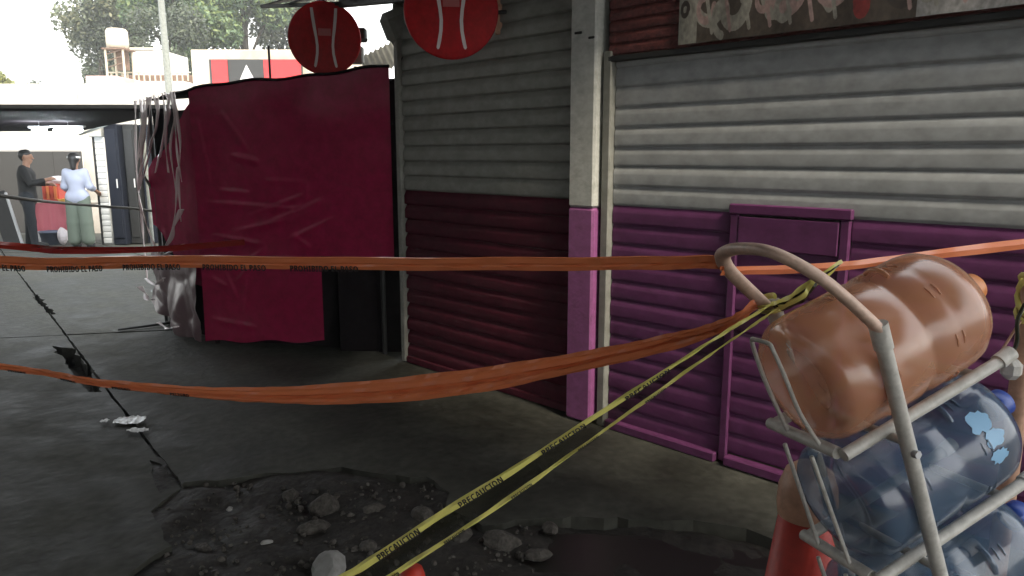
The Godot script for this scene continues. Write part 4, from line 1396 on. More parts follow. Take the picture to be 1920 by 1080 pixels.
func _people() -> void:
	var skin := mat("skin", lin(0.36, 0.19, 0.12), 0.6)
	var hair := mat("hair", lin(0.012, 0.01, 0.009), 0.5)
	# man in dark clothes, turned to the right, one forearm raised towards the goods
	var m := thing("person", "man in dark shirt and dark navy trousers reaching towards the red box", "person", floor_spot(63, 463))
	var f := Vector3(0.93, 0, -0.36).normalized()       # facing
	var s := f.cross(Vector3.UP).normalized()           # his right side
	var hip := Vector3(0, 0.88, 0)
	var chest := Vector3(0, 1.24, 0) + f * 0.01
	var neck := Vector3(0, 1.42, 0) + f * 0.02
	var legs := []
	var arms := []
	var hands := []
	for k in [-1.0, 1.0]:
		var hj: Vector3 = hip + s * 0.085 * k
		var kn: Vector3 = hj + Vector3(0, -0.42, 0) + f * (0.03 if k > 0 else -0.03) + s * 0.01 * k
		var an: Vector3 = kn + Vector3(0, -0.40, 0) + f * (0.02 if k > 0 else -0.05)
		legs.append([hj, kn, 0.088, 0.06])
		legs.append([kn, an, 0.06, 0.042])
		legs.append([an + Vector3(0, -0.015, 0), an + f * 0.17 + Vector3(0, -0.025, 0), 0.042, 0.033])
		var sh: Vector3 = Vector3(0, 1.36, 0) + s * 0.165 * k
		var el: Vector3 = sh + Vector3(0, -0.25, 0) + f * (0.10 if k > 0 else 0.05) + s * 0.03 * k
		var wr: Vector3 = el + f * 0.23 + Vector3(0, 0.06 if k > 0 else -0.02, 0) - s * 0.04 * k
		arms.append([sh, el, 0.052, 0.042])
		arms.append([el, wr, 0.042, 0.03])
		hands += hand_bones(wr, (wr - el).normalized(), Vector3.DOWN)
	var torso := [[hip + s * 0.05, hip - s * 0.05, 0.11, 0.11], [hip, chest, 0.115, 0.125], [Vector3(0, 1.30, 0) + s * 0.10, Vector3(0, 1.30, 0) - s * 0.10, 0.088, 0.088], [chest + s * 0.05, chest - s * 0.05, 0.11, 0.11]]
	var head := Vector3(0, 1.555, 0) + f * 0.035
	var all: Array = torso + legs + arms + hands + [[neck - Vector3(0, 0.05, 0), head - Vector3(0, 0.06, 0), 0.058, 0.052]] + head_bones(head, f)
	put("body", body_mesh(all, 0.014, 0.02), skin, m)
	var shirt := mat("shirt_dark", lin(0.010, 0.009, 0.009), 0.8)
	put("shirt", body_mesh(grow(torso + [arms[0], arms[2]] + [[hip + Vector3(0, -0.06, 0), hip, 0.115, 0.118]], 0.016), 0.016, 0.03), shirt, m)
	put("sleeve", body_mesh(grow([[arms[1][0], arms[1][0].lerp(arms[1][1], 0.8), 0.044, 0.034]], 0.012), 0.014, 0.02), shirt, m)
	put("sleeve", body_mesh(grow([[arms[3][0], arms[3][0].lerp(arms[3][1], 0.8), 0.044, 0.034]], 0.012), 0.014, 0.02), shirt, m)
	var pants := mat("trousers_navy", lin(0.010, 0.013, 0.018), 0.8)
	put("trousers", body_mesh(grow([legs[0], legs[1], legs[3], legs[4], torso[0]], 0.014), 0.016, 0.03), pants, m)
	put("shoe", body_mesh(grow([legs[2]], 0.008), 0.012, 0.02), mats["rubber"], m)
	put("shoe", body_mesh(grow([legs[5]], 0.008), 0.012, 0.02), mats["rubber"], m)
	put("hair", body_mesh([[head + Vector3(0, 0.045, 0) - f * 0.03, head + Vector3(0, 0.055, 0) + f * 0.005, 0.088, 0.082], [head - f * 0.06, head - f * 0.055 + Vector3(0, -0.03, 0), 0.05, 0.035]], 0.012, 0.02), hair, m)

	# woman seen from behind: pale blouse, wide sage trousers, hair tied back with a white band
	var w := thing("person", "woman in pale lilac blouse and wide sage-green trousers seen from behind", "person", floor_spot(155, 464))
	f = Vector3(-0.12, 0, -1).normalized()
	s = f.cross(Vector3.UP).normalized()
	hip = Vector3(0, 0.86, 0)
	chest = Vector3(0, 1.17, 0)
	legs = []
	arms = []
	hands = []
	for k in [-1.0, 1.0]:
		var hj: Vector3 = hip + s * 0.09 * k
		var kn: Vector3 = hj + Vector3(0, -0.41, 0) + s * 0.015 * k
		var an: Vector3 = kn + Vector3(0, -0.40, 0) + s * 0.01 * k
		legs.append([hj, kn, 0.092, 0.062])
		legs.append([kn, an, 0.062, 0.04])
		legs.append([an + Vector3(0, -0.015, 0), an + f * 0.16 + Vector3(0, -0.022, 0), 0.036, 0.03])
		var sh: Vector3 = Vector3(0, 1.31, 0) + s * 0.15 * k
		var el: Vector3 = sh + Vector3(0, -0.25, 0) + s * 0.055 * k + f * 0.02
		var wr: Vector3 = el + f * 0.17 + Vector3(0, -0.08, 0) + s * 0.02 * k
		arms.append([sh, el, 0.046, 0.038])
		arms.append([el, wr, 0.038, 0.027])
		hands += hand_bones(wr, (wr - el).normalized(), Vector3.DOWN)
	torso = [[hip + s * 0.06, hip - s * 0.06, 0.112, 0.112], [hip, chest, 0.105, 0.11], [Vector3(0, 1.26, 0) + s * 0.09, Vector3(0, 1.26, 0) - s * 0.09, 0.078, 0.078], [chest + s * 0.04, chest - s * 0.04, 0.1, 0.1]]
	head = Vector3(0, 1.51, 0) + f * 0.02
	all = torso + legs + arms + hands + [[Vector3(0, 1.33, 0), head - Vector3(0, 0.05, 0), 0.05, 0.046]] + head_bones(head, f)
	put("body", body_mesh(all, 0.014, 0.02), skin, w)
	var blouse := mat("blouse", lin(0.42, 0.44, 0.54), 0.85)
	var bl := body_mesh(grow(torso + [arms[0], arms[2], [arms[0][1], arms[1][0].lerp(arms[1][1], 0.5), 0.044, 0.04], [arms[2][1], arms[3][0].lerp(arms[3][1], 0.5), 0.044, 0.04], [hip + s * 0.06 + Vector3(0, 0.03, 0), hip - s * 0.06 + Vector3(0, 0.03, 0), 0.11, 0.11]], 0.016), 0.016, 0.035)
	put("blouse", bl, blouse, w)
	var sage := mat("sage", lin(0.15, 0.18, 0.14), 0.85)
	var wide := []
	for k in [-1.0, 1.0]:
		var hj: Vector3 = hip + s * 0.085 * k
		wide.append([hj, hj + Vector3(0, -0.42, 0) + s * 0.02 * k, 0.115, 0.105])
		wide.append([hj + Vector3(0, -0.42, 0) + s * 0.02 * k, hj + Vector3(0, -0.72, 0) + s * 0.025 * k, 0.105, 0.108])
	put("trousers", body_mesh(wide + [[hip + s * 0.06 + Vector3(0, -0.02, 0), hip - s * 0.06 + Vector3(0, -0.02, 0), 0.122, 0.122]], 0.016, 0.02), sage, w)
	put("shoe", body_mesh(grow([legs[2]], 0.008), 0.012, 0.02), mats["rubber"], w)
	put("shoe", body_mesh(grow([legs[5]], 0.008), 0.012, 0.02), mats["rubber"], w)
	put("hair", body_mesh([[head + Vector3(0, 0.04, 0) - f * 0.02, head + Vector3(0, 0.05, 0) + f * 0.01, 0.095, 0.088], [head - f * 0.06 + Vector3(0, 0.02, 0), head - f * 0.075 - Vector3(0, 0.13, 0), 0.065, 0.045]], 0.012, 0.03), hair, w)
	var band := lathe([Vector2(0.095, -0.018), Vector2(0.103, -0.012), Vector2(0.103, 0.012), Vector2(0.095, 0.018)], 26)
	put("headband", band, mat("band_white", lin(0.8, 0.8, 0.78), 0.7), w, head + Vector3(0, 0.045, 0) - f * 0.012)

# ------------------------------------------------------------------ hand cart with water jugs
var cart_basis := Basis()
var cart_at := Vector3(0.578, 1.151, -1.435)

func cart(x: float, y: float, z: float) -> Vector3:
	return cart_basis * Vector3(x, y, z)

func _hand_cart() -> void:
	cart_basis = Basis(Vector3(0.8779, 0.3481, -0.3288).normalized(), Vector3(-0.3415, 0.9365, 0.0798).normalized(), Vector3(0.3357, 0.0422, 0.9410).normalized()).orthonormalized()
	var o := thing("jug_cart", "white tubular hand cart holding water jugs on tilted shelves", "hand cart", cart_at)
	var m: Material = mats["rack_white"]
	var low := -1.12
	for z in [0.145, -0.145]:
		put("upright", tube(PackedVector3Array([cart(0.086, 0.10, z), cart(0.086, -0.5, z), cart(0.086, low, z)]), 0.0145, 14), m, o)
		put("collar", tube(PackedVector3Array([cart(0.086, 0.12, z), cart(0.086, 0.07, z)]), 0.0175, 14), m, o)
		for t in 4:
			put("bolt", tube(PackedVector3Array([cart(0.083, -0.118 - 0.292 * t - 0.03, z + 0.012 * signf(z)), cart(0.083, -0.118 - 0.292 * t - 0.03, z + 0.024 * signf(z))]), 0.008, 6), mats["lamp_body"], o)
	# handle loop
	var loop := smooth_path([cart(0.086, 0.09, 0.145), cart(0.083, 0.112, 0.145), cart(0.035, 0.19, 0.146), cart(-0.011, 0.258, 0.14), cart(-0.046, 0.31, 0.09), cart(-0.046, 0.311, 0.0), cart(-0.030, 0.290, -0.08), cart(-0.017, 0.265, -0.118), cart(0.002, 0.227, -0.134), cart(0.045, 0.155, -0.143), cart(0.086, 0.085, -0.145)], 7)
	put("handle", tube(loop, 0.0165, 14, 0.68), mats["handle"], o)
	# shelves
	for t in 4:
		var y := -0.118 - 0.292 * t
		for z in [0.1, -0.1]:
			put("shelf_rail", rod(cart(-0.024, y, z), cart(0.40, y, z), 0.0125, 12), m, o)
			put("rail_end", rod(cart(0.392, y, z), cart(0.43, y + 0.004, z), 0.0165, 12), m, o)
		put("end_bar", tube(PackedVector3Array([cart(-0.024, y, -0.112), cart(-0.024, y, 0.085)]), 0.0125, 12), m, o)
		put("cross_bar", tube(PackedVector3Array([cart(0.33, y, -0.098), cart(0.33, y, 0.098)]), 0.009, 10), m, o)
		put("cross_bar", tube(PackedVector3Array([cart(0.086, y - 0.012, -0.145), cart(0.086, y - 0.012, 0.145)]), 0.009, 10), m, o)
		# wire end stop
		var hgt: float = 0.215 if t == 0 else 0.262
		var z0 := -0.075
		var z1 := 0.0
		if t == 0:
			put("wire_stop", tube(smooth_path([cart(-0.03, y, z0 + 0.03), cart(-0.034, y + 0.11, z0 + 0.008), cart(-0.034, y + 0.19, z0), cart(-0.034, y + hgt, z0 + 0.003), cart(-0.034, y + hgt + 0.003, z0 + 0.012), cart(-0.034, y + hgt + 0.003, z1 - 0.02), cart(-0.036, y + hgt - 0.008, z1 - 0.008), cart(-0.036, y + 0.15, z1 + 0.006), cart(-0.034, y + 0.07, z1 + 0.018), cart(-0.03, y, z1 + 0.05)], 5), 0.0046, 8), m, o)
		else:
			put("wire_stop", tube(PackedVector3Array([cart(-0.03, y, z0 + 0.02), cart(-0.034, y + hgt, z0 + 0.01)]), 0.0046, 8), m, o)
			put("wire_stop", tube(PackedVector3Array([cart(-0.03, y, z1 + 0.035), cart(-0.034, y + hgt, z1 + 0.015)]), 0.0046, 8), m, o)
	# foot: wheels and stand
	for z in [0.17, -0.17]:
		var wb := -cart_at + Vector3(0, 0, 0)
		var hub := cart(0.10, low, z)
		hub.y = -cart_at.y + 0.10
		var wheel := put("wheel", lathe([Vector2(0.03, -0.02), Vector2(0.085, -0.02), Vector2(0.098, -0.014), Vector2(0.10, 0), Vector2(0.098, 0.014), Vector2(0.085, 0.02), Vector2(0.03, 0.02)], 24), mats["rubber"], o, hub)
		wheel.basis = Basis(cart_basis.z.cross(Vector3.UP).normalized(), cart_basis.z, cart_basis.z.cross(Vector3.UP).normalized().cross(cart_basis.z))
		put("prop_leg", rod(cart(0.36, -0.70, z * 0.6), Vector3(cart(0.30, -1.0, z * 0.6).x - 0.25, -cart_at.y + 0.005, cart(0.30, -1.0, z * 0.6).z), 0.011, 10), m, o)
	put("axle", rod(cart(0.10, low, 0.17), cart(0.10, low, -0.17), 0.010, 10), mats["dark_metal"], o)

	# jugs
	var prof := [Vector2(0, 0.012), Vector2(0.06, 0.010), Vector2(0.095, 0.0), Vector2(0.118, 0.004), Vector2(0.130, 0.022), Vector2(0.1335, 0.05), Vector2(0.1345, 0.085), Vector2(0.1335, 0.094), Vector2(0.1345, 0.103), Vector2(0.135, 0.15), Vector2(0.135, 0.20), Vector2(0.1305, 0.213), Vector2(0.1305, 0.227), Vector2(0.135, 0.24), Vector2(0.135, 0.285), Vector2(0.1342, 0.294), Vector2(0.135, 0.303), Vector2(0.134, 0.345), Vector2(0.130, 0.368), Vector2(0.116, 0.393), Vector2(0.090, 0.412), Vector2(0.060, 0.424), Vector2(0.036, 0.432), Vector2(0.029, 0.438), Vector2(0.0275, 0.462)]
	var body := lathe(prof, 64, 0.004)
	var capm := lathe([Vector2(0.0, 0.500), Vector2(0.024, 0.499), Vector2(0.030, 0.493), Vector2(0.0315, 0.47), Vector2(0.0315, 0.452), Vector2(0.028, 0.452)], 28)
	var list := [["jug_orange", "translucent orange water jug lying on the cart's top shelf", 0.0, 0.0], ["jug_blue", "dark blue water jug with pale blue patches on the cart's second shelf", -0.292, 0.012], ["jug_blue", "blue-grey water jug on the cart's third shelf, cut off by the picture", -0.584, 0.0], ["jug_orange", "orange water jug low on the cart's bottom shelf", -0.876, 0.0]]
	var i := 0
	for q in list:
		var j := thing("water_jug", q[1], "water jug", cart_at + cart(-0.01 + q[3], q[2] + 0.0, 0), 0.0, "water jugs on the hand cart")
		# jug axis along the shelf
		j.basis = Basis(cart_basis.y, cart_basis.x, -cart_basis.z) * Basis(Vector3.UP, 0.5 * i)
		put("body", body, mats[q[0]], j)
		put("cap", capm, mats["jug_orange_cap" if q[0] == "jug_orange" else "jug_cap"], j)
		var grip := tube(smooth_path([Vector3(0.131, 0.25, 0.03), Vector3(0.142, 0.25, 0.012), Vector3(0.142, 0.25, -0.012), Vector3(0.131, 0.25, -0.03)], 4), 0.006, 8)
		put("rib", grip, mats[q[0]], j)
		for k in 8:
			var an := TAU * k / 8.0
			for hh in [0.125, 0.275, 0.293]:
				put("moulded_dash", tube(PackedVector3Array([Vector3(cos(an - 0.1) * 0.1345, hh, sin(an - 0.1) * 0.1345), Vector3(cos(an) * 0.1365, hh, sin(an) * 0.1365), Vector3(cos(an + 0.1) * 0.1345, hh, sin(an + 0.1) * 0.1345)]), 0.0022, 5), mats[q[0]], j)
		if i == 1:
			_jug_patches(j)
		i += 1

func _jug_patches(j: Node3D) -> void:
	# pale blue blots wrapped round the jug
	var r := RandomNumberGenerator.new()
	r.seed = 4
	var inv := (Basis(cart_basis.y, cart_basis.x, -cart_basis.z) * Basis(Vector3.UP, 0.5)).inverse()
	var towards := inv * (Vector3(0.3, 0.55, 0.95).normalized())
	var a0 := atan2(towards.z, towards.x)
	for b in [[0.300, 0.20, 0.030, 0.17], [0.312, -0.10, 0.026, 0.15], [0.306, -0.38, 0.024, 0.11]]:
		var st := builder()
		st.set_smooth_group(1)
		var n := 22
		var c := Vector2(b[0], a0 + b[1])
		var rim := []
		for k in n:
			var t := TAU * k / n
			var rad: float = r.randf_range(0.72, 1.12)
			rim.append(c + Vector2(sin(t) * b[2], cos(t) * b[3]) * rad)
		for k in n:
			var p := []
			for e in [c, rim[k], rim[(k + 1) % n]]:
				p.append(Vector3(cos(e.y) * 0.1362, e.x, sin(e.y) * 0.1362))
			tri(st, p[0], p[1], p[2])
		put("pale_patch", done(st), mats["jug_pale_blue"], j)

# ------------------------------------------------------------------ tapes
func _tapes() -> void:
	var og := Color(0.68, 0.20, 0.085)
	var og2 := og
	var tie := cart_at + cart(-0.02, 0.26, -0.12)
	# left fixing post outside the picture
	var lp := Vector3(-3.05, 0, -2.75)
	var post := thing("barrier_post", "steel barrier post the orange tapes are tied to", "post", lp)
	put("shaft", rod(Vector3(0, 0.02, 0), Vector3(0, 1.7, 0), 0.03, 12), mats["pole_grey"], post)
	put("foot", lathe([Vector2(0, 0), Vector2(0.17, 0), Vector2(0.17, 0.02), Vector2(0.04, 0.035), Vector2(0, 0.035)], 24), mats["dark_metal"], post)
	var sway := FastNoiseLite.new()
	sway.seed = 61
	sway.frequency = 1.2

	# upper orange tape
	var t1 := thing("barrier_tape", "taut orange barrier tape with black lettering, the upper long one", "tape", Vector3.ZERO, 0.0, "barrier tapes")
	var p1 := smooth_path([lp + Vector3(0.02, 1.30, 0.02), spot(0, 491, 2.55), spot(300, 490, 2.35), spot(700, 494, 2.05), spot(1100, 494, 1.72), spot(1330, 491, 1.55), tie + Vector3(0, -0.005, 0)], 30)
	var roll1 := func(t: float) -> Array: return [0.10 * sway.get_noise_1d(t * 6.0), lerpf(1.25, 0.62, t)]
	tape("strip", p1, [[-0.020, 0.0, og], [-0.009, 0.004, og], [-0.004, 0.001, og2], [0.002, 0.006, og], [0.017, 0.008, og], [0.019, 0.001, og]], roll1, mats["tape"], t1)
	tape_print("PROHIBIDO EL PASO", p1, roll1, -0.0165, 0.0062, 0.018, 0.13, 0.80, 0.09, mats["print_black"], t1)

	# lower orange tape, sagging and twisted
	var t2 := thing("barrier_tape", "sagging orange barrier tape, the lower long one", "tape", Vector3.ZERO, 0.0, "barrier tapes")
	var p2 := smooth_path([lp + Vector3(0.02, 0.92, 0.02), spot(0, 687, 2.5), spot(180, 716, 2.36), spot(420, 738, 2.2), spot(640, 738, 2.05), spot(860, 718, 1.9), spot(1060, 683, 1.78), spot(1240, 642, 1.66), spot(1365, 606, 1.56), cart_at + cart(0.06, 0.14, -0.15)], 26)
	var roll2 := func(t: float) -> Array: return [0.25 * sin(t * 9.0) + 0.15, 0.55 + 0.85 * exp(-pow((t - 0.52) / 0.2, 2.0))]
	tape("strip", p2, [[-0.024, 0.002, og], [-0.017, 0.007, og], [-0.012, 0.003, og], [-0.008, 0.007, og], [-0.003, -0.003, og], [0.002, 0.006, og], [0.010, 0.003, og], [0.017, 0.006, og], [0.024, 0.0, og]], roll2, mats["tape"], t2)
	tape_print("PELIGRO", p2, roll2, -0.012, 0.0098, 0.013, 0.16, 0.55, 0.16, mats["print_black"], t2)
	var p2b := smooth_path([spot(900, 727, 1.876), spot(1060, 697, 1.775), spot(1220, 660, 1.672), spot(1340, 623, 1.58), cart_at + cart(0.06, 0.12, -0.15)], 10)
	tape("second_strand", p2b, [[-0.009, 0.0, og2], [0.0, 0.004, og], [0.009, 0.0, og2]], func(t: float) -> Array: return [0.3, 0.4 + 0.6 * sin(PI * clampf(t + 0.1, 0, 1))], mats["tape"], t2)

	# orange tape running off to the right
	var t3 := thing("barrier_tape", "orange barrier tape leaving the picture on the right behind the orange jug", "tape", Vector3.ZERO, 0.0, "barrier tapes")
	var p3 := smooth_path([tie + Vector3(0.0, -0.02, -0.01), spot(1560, 500, 1.86), spot(1740, 478, 2.0), spot(1925, 456, 2.15), spot(2150, 430, 2.35)], 12)
	tape("strip", p3, [[-0.017, 0.0, og2], [0.0, 0.005, og], [0.015, 0.0, og]], func(t: float) -> Array: return [0.15 * sin(t * 7.0), lerpf(0.6, 1.0, t)], mats["tape"], t3)

	# dark red tape behind, drooping at the far left
	var t4 := thing("barrier_tape", "thin dark red tape drooping just above the upper orange tape at left", "tape", Vector3.ZERO, 0.0, "barrier tapes")
	var p4 := smooth_path([lp + Vector3(0.0, 1.37, -0.02), spot(0, 458, 2.9), spot(130, 468, 3.6), spot(290, 466, 4.7), spot(400, 458, 5.6), spot(458, 453, 6.08)], 12)
	tape("strip", p4, [[-0.03, 0.0, Color(0.24, 0.025, 0.018)], [0.0, 0.006, Color(0.24, 0.025, 0.018)], [0.02, 0.0, Color(0.24, 0.025, 0.018)]], func(t: float) -> Array: return [0.2 * sin(t * 5.0), lerpf(0.5, 1.0, t)], mats["tape"], t4)

	# grey cord further back
	var cd := smooth_path([lp + Vector3(0.0, 1.62, -0.05), spot(0, 367, 4.6), spot(120, 381, 6.4), spot(240, 390, 7.0), spot(300, 391, 7.1), Vector3(-3.42, 1.40, -7.02)], 10)
	tag(put("grey_cord", tube(cd, 0.012, 8), mat("cord", lin(0.16, 0.16, 0.14), 0.7)), "grey cord stretched across in front of the two people", "cord")

	# yellow caution tape from the cart handle down to the cone
	var ye := Color(0.70, 0.64, 0.18)
	var bk := Color(0.022, 0.021, 0.006)
	var t5 := thing("caution_tape", "yellow and black caution tape running from the cart handle down to the cone", "tape")
	var p5 := smooth_path([spot(1452, 572, 1.53), spot(1400, 605, 1.51), spot(1300, 670, 1.49), spot(1120, 792, 1.48), spot(960, 900, 1.47), spot(820, 990, 1.46), spot(690, 1075, 1.46), spot(620, 1125, 1.47), spot(660, 1190, 1.50)], 12)
	var roll5 := func(t: float) -> Array: return [0.0, 0.35 + 0.80 * smoothstep(0.0, 0.7, t)]
	p5.reverse()
	roll5 = func(t: float) -> Array: return [0.12 * sin(t * 11.0), 0.35 + 0.80 * smoothstep(0.0, 0.7, 1.0 - t)]
	var film := mat("dark_fold_film", Color(0.10, 0.095, 0.03, 0.62), 0.4)
	film.transparency = BaseMaterial3D.TRANSPARENCY_ALPHA
	tape("strip", p5, [[-0.033, 0.002, ye], [-0.029, 0.005, ye], [-0.024, 0.001, ye]], roll5, mats["tape"], t5)
	tape("dark_fold_band", p5, [[-0.024, 0.001, bk], [-0.010, -0.014, bk], [0.007, -0.006, bk], [0.010, 0.001, bk]], roll5, film, t5)  # inside of the fold given a dark olive film
	tape("strip", p5, [[0.010, 0.001, ye], [0.014, 0.004, ye], [0.021, 0.005, ye], [0.025, 0.001, ye]], roll5, mats["tape"], t5)
	tape_print("PRECAUCION", p5, roll5, 0.0155, 0.0075, 0.0125, 0.05, 0.86, 0.10, mats["print_black"], t5)
	tape_print("PRECAUCION", p5, roll5, -0.0300, 0.0072, 0.006, 0.05, 0.80, 0.12, mats["print_black"], t5)
	# knot and loose end at the handle
	var kn := smooth_path([spot(1448, 576, 1.55), spot(1480, 560, 1.555), spot(1520, 535, 1.56), spot(1550, 512, 1.56), spot(1577, 490, 1.57)], 8)
	tape("loose_end", kn, [[-0.011, 0.0, ye], [-0.003, 0.004, bk], [0.003, 0.004, ye], [0.011, 0.0, ye]], func(t: float) -> Array: return [0.5 * sin(t * 8.0), 1.2 - 0.6 * t], mats["tape"], t5)
	var kn2 := smooth_path([spot(1462, 578, 1.55), spot(1500, 562, 1.53), spot(1520, 540, 1.54), spot(1535, 520, 1.55)], 8)
	tape("loose_end", kn2, [[-0.010, 0.0, bk], [0.0, 0.005, ye], [0.008, 0.0, ye]], func(t: float) -> Array: return [0.8 * sin(t * 5.0 + 1.0), 1.1 - 0.5 * t], mats["tape"], t5)
	var wrap := []
	for i in 26:
		var a := TAU * i / 12.0
		wrap.append(cart_at + cart(0.084 - 0.004 * i / 8.0, 0.10 + 0.010 * i / 8.0, -0.146) + (cart_basis.x * cos(a) + cart_basis.z * sin(a)) * 0.0215)
	put("knot", tube(PackedVector3Array(wrap), 0.007, 7, 0.6), mat("knot_yellow", ye.linear_to_srgb(), 0.5), t5)

# ------------------------------------------------------------------ cones, stones, litter
func cone(label: String, where: Vector3, h: float) -> void:
	var o := thing("traffic_cone", label, "traffic cone", where, 0.3, "traffic cones")
	put("base", block(Vector3(0.36, 0.035, 0.36), 0.012, Vector3(0, 0.0185, 0)), mats["rubber"], o)
	put("cone_body", lathe([Vector2(0.155, 0.036), Vector2(0.15, 0.05), Vector2(0.072, h - 0.155), Vector2(0.0, h - 0.155)], 36), mats["cone_red"], o)
	put("cone_top", lathe([Vector2(0.076, h - 0.154), Vector2(0.080, h - 0.12), Vector2(0.077, h - 0.07), Vector2(0.062, h - 0.025), Vector2(0.034, h - 0.004), Vector2(0.0, h)], 36), mats["cone_peach"], o)

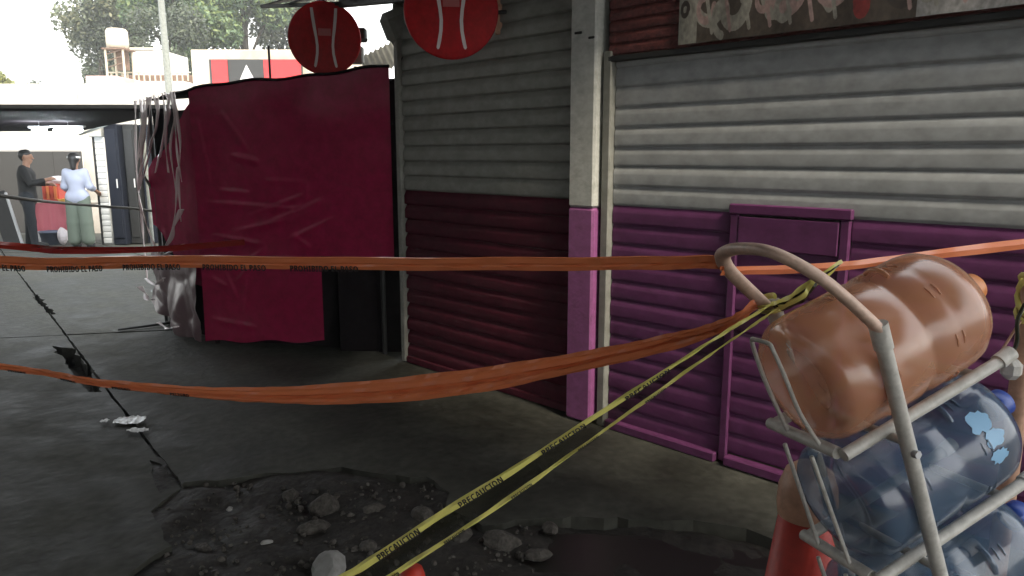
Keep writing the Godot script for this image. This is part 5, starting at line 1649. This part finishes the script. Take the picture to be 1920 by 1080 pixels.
func _small_things() -> void:
	var a := floor_spot(1520, 1260)
	var c1 := spot(1512, 960, 1.92)
	cone("red traffic cone with a rounded peach top behind the jug cart", Vector3(c1.x, -0.055, c1.z), 0.83)
	var c2 := spot(772, 1066, 1.53)
	var o := thing("traffic_cone", "orange-red traffic cone tip at the bottom edge under the caution tape", "traffic cone", Vector3(c2.x, -0.06, c2.z), 0.2, "traffic cones")
	var h := c2.y + 0.06
	put("base", block(Vector3(0.36, 0.035, 0.36), 0.012, Vector3(0, 0.0185, 0)), mats["rubber"], o)
	put("cone_body", lathe([Vector2(0.155, 0.036), Vector2(0.15, 0.05), Vector2(0.03, h - 0.02), Vector2(0.024, h), Vector2(0.0, h)], 36), mats["cone_red"], o)
	# post with knotted tape at the right edge
	var q := spot(1922, 640, 1.72)
	var pp := thing("peach_post", "pale peach post with knotted caution tape at the right edge", "post", Vector3(q.x, 0, q.z))
	put("shaft", rod(Vector3(0, -0.06, 0), Vector3(0, 1.30, 0), 0.022, 14), mats["cone_peach"], pp)
	var ye := Color(0.70, 0.64, 0.18)
	var wrap := []
	for i in 40:
		var t := TAU * i / 10.0
		wrap.append(Vector3(cos(t) * 0.026, 1.27 + 0.055 * sin(i * 0.35), sin(t) * 0.026))
	put("tape_wrap", tube(PackedVector3Array(wrap), 0.007, 7, 0.6), mat("knot_yellow", ye.linear_to_srgb(), 0.5), pp)
	put("tape_tail", tube(smooth_path([Vector3(-0.025, 1.26, 0.02), Vector3(-0.045, 1.22, 0.03), Vector3(-0.04, 1.17, 0.03), Vector3(-0.055, 1.13, 0.03)], 5), 0.005, 6, 0.5), mat("knot_black", lin(0.03, 0.03, 0.012), 0.5), pp)
	put("string", rod(Vector3(-0.03, 1.22, 0.02), Vector3(-0.075, 1.13, 0.02), 0.003, 6), mats["cone_peach"], pp)
	put("clamp", block(Vector3(0.045, 0.05, 0.04), 0.014, Vector3(-0.045, 1.105, 0.03)), mats["rack_white"], pp)
	# countable stones in the broken pavement
	var stones := [
		[618, 1066, 0.20, 0.12, 0.14, "pale_rubble", "pale white stone at the bottom edge beside the caution tape"],
		[608, 948, 0.15, 0.11, 0.13, "rubble", "upright grey concrete chunk in the middle of the broken pavement"],
		[545, 926, 0.10, 0.07, 0.08, "rubble", "small grey chunk left of the upright concrete piece"],
		[590, 985, 0.17, 0.06, 0.08, "rubble", "flat grey fragment lying below the upright concrete chunk"],
		[792, 962, 0.13, 0.07, 0.10, "rubble", "rounded grey stone at the right of the broken patch"],
		[700, 950, 0.11, 0.05, 0.09, "rubble", "low brownish stone right of the upright concrete chunk"],
		[690, 1020, 0.09, 0.05, 0.07, "rubble", "small stone just above the caution tape near the bottom"],
		[500, 1012, 0.06, 0.03, 0.05, "pale_rubble", "little pale chip in the lower left of the broken patch"],
		[382, 1020, 0.09, 0.035, 0.06, "rubble", "flat shard near the left rim of the broken patch"],
		[430, 948, 0.035, 0.02, 0.03, "pale_rubble", "tiny bright chip near the upper left of the broken patch"],
		[940, 1010, 0.18, 0.07, 0.12, "rubble", "dull stone between caution tape and dark puddle"],
		[865, 1000, 0.12, 0.06, 0.10, "rubble", "dark stone under the lower strand of the caution tape"],
		[1010, 1035, 0.13, 0.05, 0.09, "rubble", "wet stone at the left edge of the dark puddle"],
		[1030, 985, 0.10, 0.04, 0.08, "rubble", "small stone at the upper rim of the dark puddle"]]
	var k := 0
	for s in stones:
		k += 1
		var g := floor_spot(s[0], s[1])
		var deeper: float = -0.020 + s[3] * 0.18
		var m := put("stone", stone_mesh(Vector3(s[2], s[3], s[4]), 300 + k), mats[s[5]], null, Vector3(g.x, deeper, g.z))
		m.rotation = Vector3(0.1 * sin(k * 3.0), k * 1.7, 0.1 * cos(k * 2.0))
		tag(m, s[6], "stone", "stones in the broken pavement")
	# gravel
	var mm := MultiMesh.new()
	mm.transform_format = MultiMesh.TRANSFORM_3D
	mm.mesh = stone_mesh(Vector3(1, 0.7, 0.85), 401)
	var r := RandomNumberGenerator.new()
	r.seed = 88
	var xs := []
	for i in 700:
		var px := r.randf_range(310, 1000) if i < 1000 else r.randf_range(880, 1450)
		var py := r.randf_range(900, 1110) if i < 1000 else r.randf_range(985, 1120)
		var g := floor_spot(px, py)
		var sz := 0.012 + 0.03 * pow(r.randf(), 3.0)
		xs.append(Transform3D(Basis.from_euler(Vector3(r.randf() * 6, r.randf() * 6, r.randf() * 6)) * sz, Vector3(g.x, -0.016 + r.randf_range(-0.012, 0.008) - 0.02 * smoothstep(-0.3, 0.4, g.x), g.z)))
	mm.instance_count = xs.size()
	for i in xs.size():
		mm.set_instance_transform(i, xs[i])
	var gi := MultiMeshInstance3D.new()
	gi.name = "gravel"
	gi.multimesh = mm
	gi.material_override = mats["rubble"]
	gi.set_meta("kind", "stuff")
	tag(gi, "loose gravel and crumbs in the broken pavement", "gravel")
	add_child(gi)
	# litter on the pavement
	var paper := mat("litter", lin(0.72, 0.72, 0.7), 0.4)
	var li := [[243, 792, 0.19, 0.07, "crumpled white plastic scrap on the pavement beside the long joint"], [258, 811, 0.13, 0.035, "narrow white scrap just below the crumpled plastic scrap"], [197, 793, 0.05, 0.03, "tiny white scrap left of the crumpled plastic scrap"]]
	var cn := FastNoiseLite.new()
	cn.seed = 5
	cn.frequency = 14.0
	for s in li:
		var g := floor_spot(s[0], s[1])
		var sw: float = s[2]
		var sl: float = s[3] * 2.0
		var off: float = s[0]
		var sh := sheet(18, 10, func(u: float, v: float) -> Vector3:
			var x := (u - 0.5) * sw * (1.0 - 0.4 * absf(v - 0.5))
			var z := (v - 0.5) * sl * (1.0 - 0.5 * absf(u - 0.6))
			return Vector3(x, 0.012 + 0.022 * absf(cn.get_noise_2d(x + off, z)), z))
		tag(put("litter_scrap", sh, paper, null, g), s[4], "litter", "white litter scraps")
